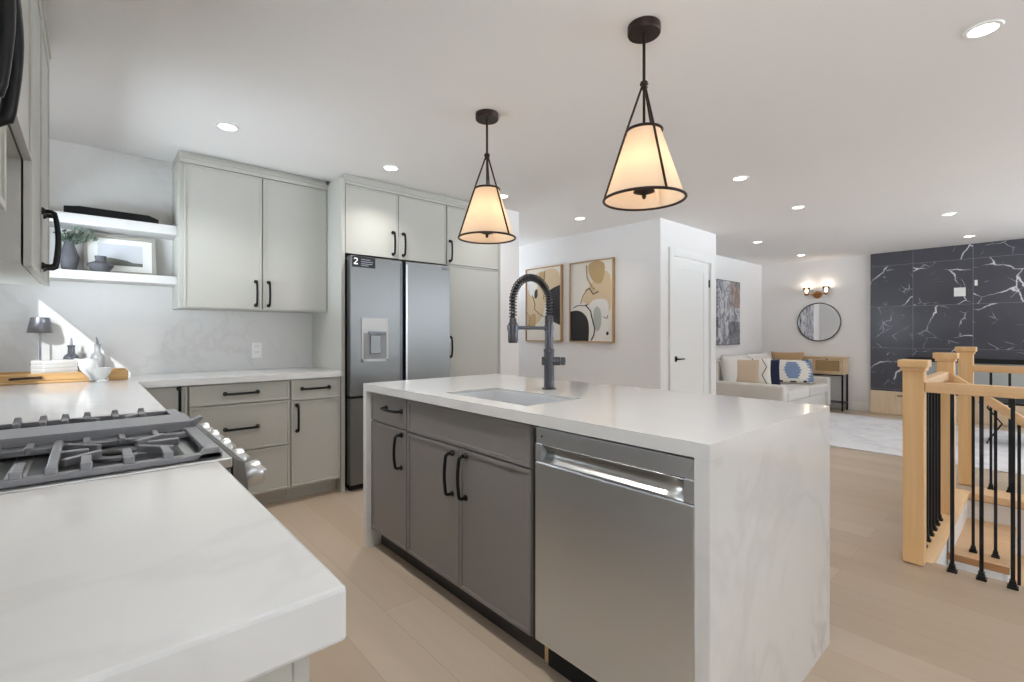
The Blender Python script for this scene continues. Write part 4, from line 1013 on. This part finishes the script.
# rug, media cabinet, fireplace
single('area_rug', B(5.90, 8.38, -1.0, 2.27, .0005, .012), 'rug', 'large pale grey rug on the living room floor', 'rug', bevel=.004)
r = root('media_cabinet', (8.9, .3, 0), 'low pale ash cabinet under the black tile wall', 'cabinet')
part('body', B(8.90, XR-.002, -1.6, 1.815, .0, .344), 'ash', r)
for i in range(4):
    a = 1.812 - .853*(i+1); b = 1.812 - .853*i
    dd = part('drawer', B(8.882, 8.899, a+.002, b-.002, .012, .342), 'ash', r, bevel=.001)
    part('handle', MB().tube([(8.882, b-.33, .292), (8.855, b-.33, .292), (8.855, b-.53, .292), (8.882, b-.53, .292)], .007, 10), 'gun', dd, smooth=True)
r = root('linear_fireplace', (8.93, .2, .38), 'black framed linear fireplace set in the black tile wall', 'fireplace')
f0, f1, fz0, fz1 = -1.0, 1.372, .385, .868
f = MB(); f.box(8.895, 8.9495, f0, f1, fz1-.065, fz1); f.box(8.895, 8.9495, f0, f1, fz0, fz0+.035); f.box(8.905, 8.9495, f1-.02, f1, fz0+.035, fz1-.065); f.box(8.905, 8.9495, f0, f0+.02, fz0+.035, fz1-.065)
part('frame', f, 'gap', r); part('glass', B(8.925, 8.9495, f0+.02, f1-.02, fz0+.035, fz1-.065), 'fireglass', r)
r = root('outlet_plate', (8.945, .82, 1.72), 'square white outlet plate on the black tile wall', 'outlet')
part('plate', B(8.943, 8.9495, .762, .880, 1.715, 1.835), 'white', r, bevel=.002); part('socket', MB().box(8.941, 8.9432, .835, .865, 1.735, 1.815).box(8.941, 8.9432, .777, .807, 1.735, 1.815), 'white', r)
r = root('outlet_plate', (8.945, .66, 1.84), 'slim white switch plate on the black tile wall right of the square plate', 'outlet')
part('plate', B(8.943, 8.9495, .645, .675, 1.850, 1.925), 'white', r, bevel=.002); part('switch', B(8.941, 8.9432, .653, .667, 1.87, 1.905), 'white', r)
# coffee table with bent black legs
r = root('coffee_table', (7.3, .05, .012), 'black coffee table with bent metal legs on the rug behind the railing', 'coffee table')
part('top', B(7.16, 7.73, -.60, .44, .455, .474), 'black', r, bevel=.004)
for yy in (.46, -.50):
    k = 1 if yy > 0 else -1
    part('leg', MB().tube([(7.45, yy-.03*k, .454), (7.45, yy, .38), (7.45, yy-.115*k, .215), (7.45, yy-.01*k, .022)], .009, 8).tube([(7.24, yy-.01*k, .022), (7.66, yy-.01*k, .022)], .009, 8), 'black', r)

# ================================================================== RAILINGS
def newel(x, y, zt, label, zb=0.001):
    r = root('newel_post', (x, y, zb), label, 'post', 'oak newel posts at the stairs'); h = .0425
    part('shaft', B(x-h, x+h, y-h, y+h, zb, zt-.058), 'oak', r, bevel=.003)
    c = MB(); c.box(x-h-.008, x+h+.008, y-h-.008, y+h+.008, zt-.0575, zt-.038); c.box(x-h-.018, x+h+.018, y-h-.018, y+h+.018, zt-.038, zt)
    part('cap', c, 'oak', r, bevel=.004)
newel(3.232, .470, 1.058, 'oak newel post nearest the island at the railing corner', .0045)
newel(4.280, .460, 1.068, 'middle oak newel post where the stair handrail starts', .0045)
newel(5.215, .442, 1.092, 'oak newel post farthest from the island in front of the tile wall', .0045)
def rail(name, x0, x1, y0, y1, z0, z1, m, label):
    r = root(name, ((x0+x1)/2, (y0+y1)/2, z0), label, 'handrail')
    part('top_rail', B(x0, x1, y0, y1, z0, z1), m, r, bevel=.004)
    return r
def baluster_mb(x, y, zb, zt, r=.0075):
    m = MB(); m.box(x-r, x+r, y-r, y+r, zb+.03, zt)
    s = MB(); s.box(x-.019, x+.019, y-.019, y+.019, zb, zb+.010); 
    a, b = .014, .0085
    s.prism([(x-a, y-a, zb+.0101), (x+a, y-a, zb+.0101), (x+a, y+a, zb+.0101), (x-a, y+a, zb+.0101)], (0, 0, .012)); s.box(x-.0115, x+.0115, y-.0115, y+.0115, zb+.0222, zb+.038)
    return m, s
def baluster(x, y, zb, zt, label, group):
    r = root('baluster', (x, y, zb), label, 'baluster', group)
    m, s = baluster_mb(x, y, zb, zt); part('bar', m, 'iron', r); part('shoe', s, 'iron', r)
rail('handrail', 3.206, 3.258, -2.6, .4265, .893, .946, 'oaky', 'level oak handrail from the nearest newel post towards the right edge')
rail('handrail', 3.276, 4.236, .440, .490, .893, .946, 'oakx', 'level oak handrail between nearest and middle newel posts')
rail('handrail', 5.150, 5.202, -2.6, .3985, .900, .952, 'oaky', 'level oak handrail running right from the farthest newel post')
ordn = ['nearest the island newel post', 'second from the island newel post', 'third from the island newel post', 'fourth from the island newel post']
for k in range(16):
    y = .325 - .105*k
    if k < 3: baluster(3.240, y, .0005, .8925, 'black iron baluster of the front railing, ' + ordn[k], 'balusters of the front railing')
for k in range(7):
    baluster(3.232+.0425+.10+.115*k, .470, .0045, .8925, ['black iron baluster in the close row between the two nearer newel posts'][0], 'balusters between the two nearer newel posts')
for k in range(5):
    baluster(5.176, .300 - .1*k, .0045, .8995, 'black iron baluster of the far railing in front of the rug', 'balusters of the far railing')
# sloping handrail of the stairs and its balusters on the treads
r = root('handrail', (4.20, -.3, .5), 'sloping oak handrail descending from the middle newel post', 'handrail')
y_a, z_a, y_b = .4165, .935, -1.7; sl = .19/.245; zb_ = z_a - (y_a-y_b)*sl
part('top_rail', MB().prism([(4.236, y_a, z_a), (4.236, y_a, z_a-.062), (4.236, y_b, zb_-.062), (4.236, y_b, zb_)], (-.052, 0, 0)), 'oaky', r, bevel=.004)
for k in range(4):
    y = .323 - .10*k
    n = 0
    while y < .430 - .245*(n+1) - .02: n += 1
    zt = z_a - (y_a-y)*sl - .064
    baluster(4.200, y, -.19*(n+1)+.0005, zt, ['black iron baluster on the first stair tread, nearest the middle newel post', 'black iron baluster on the first stair tread, second from the middle newel post', 'black iron baluster on the second stair tread', 'black iron baluster on the second stair tread'][k], 'balusters of the stair handrail')
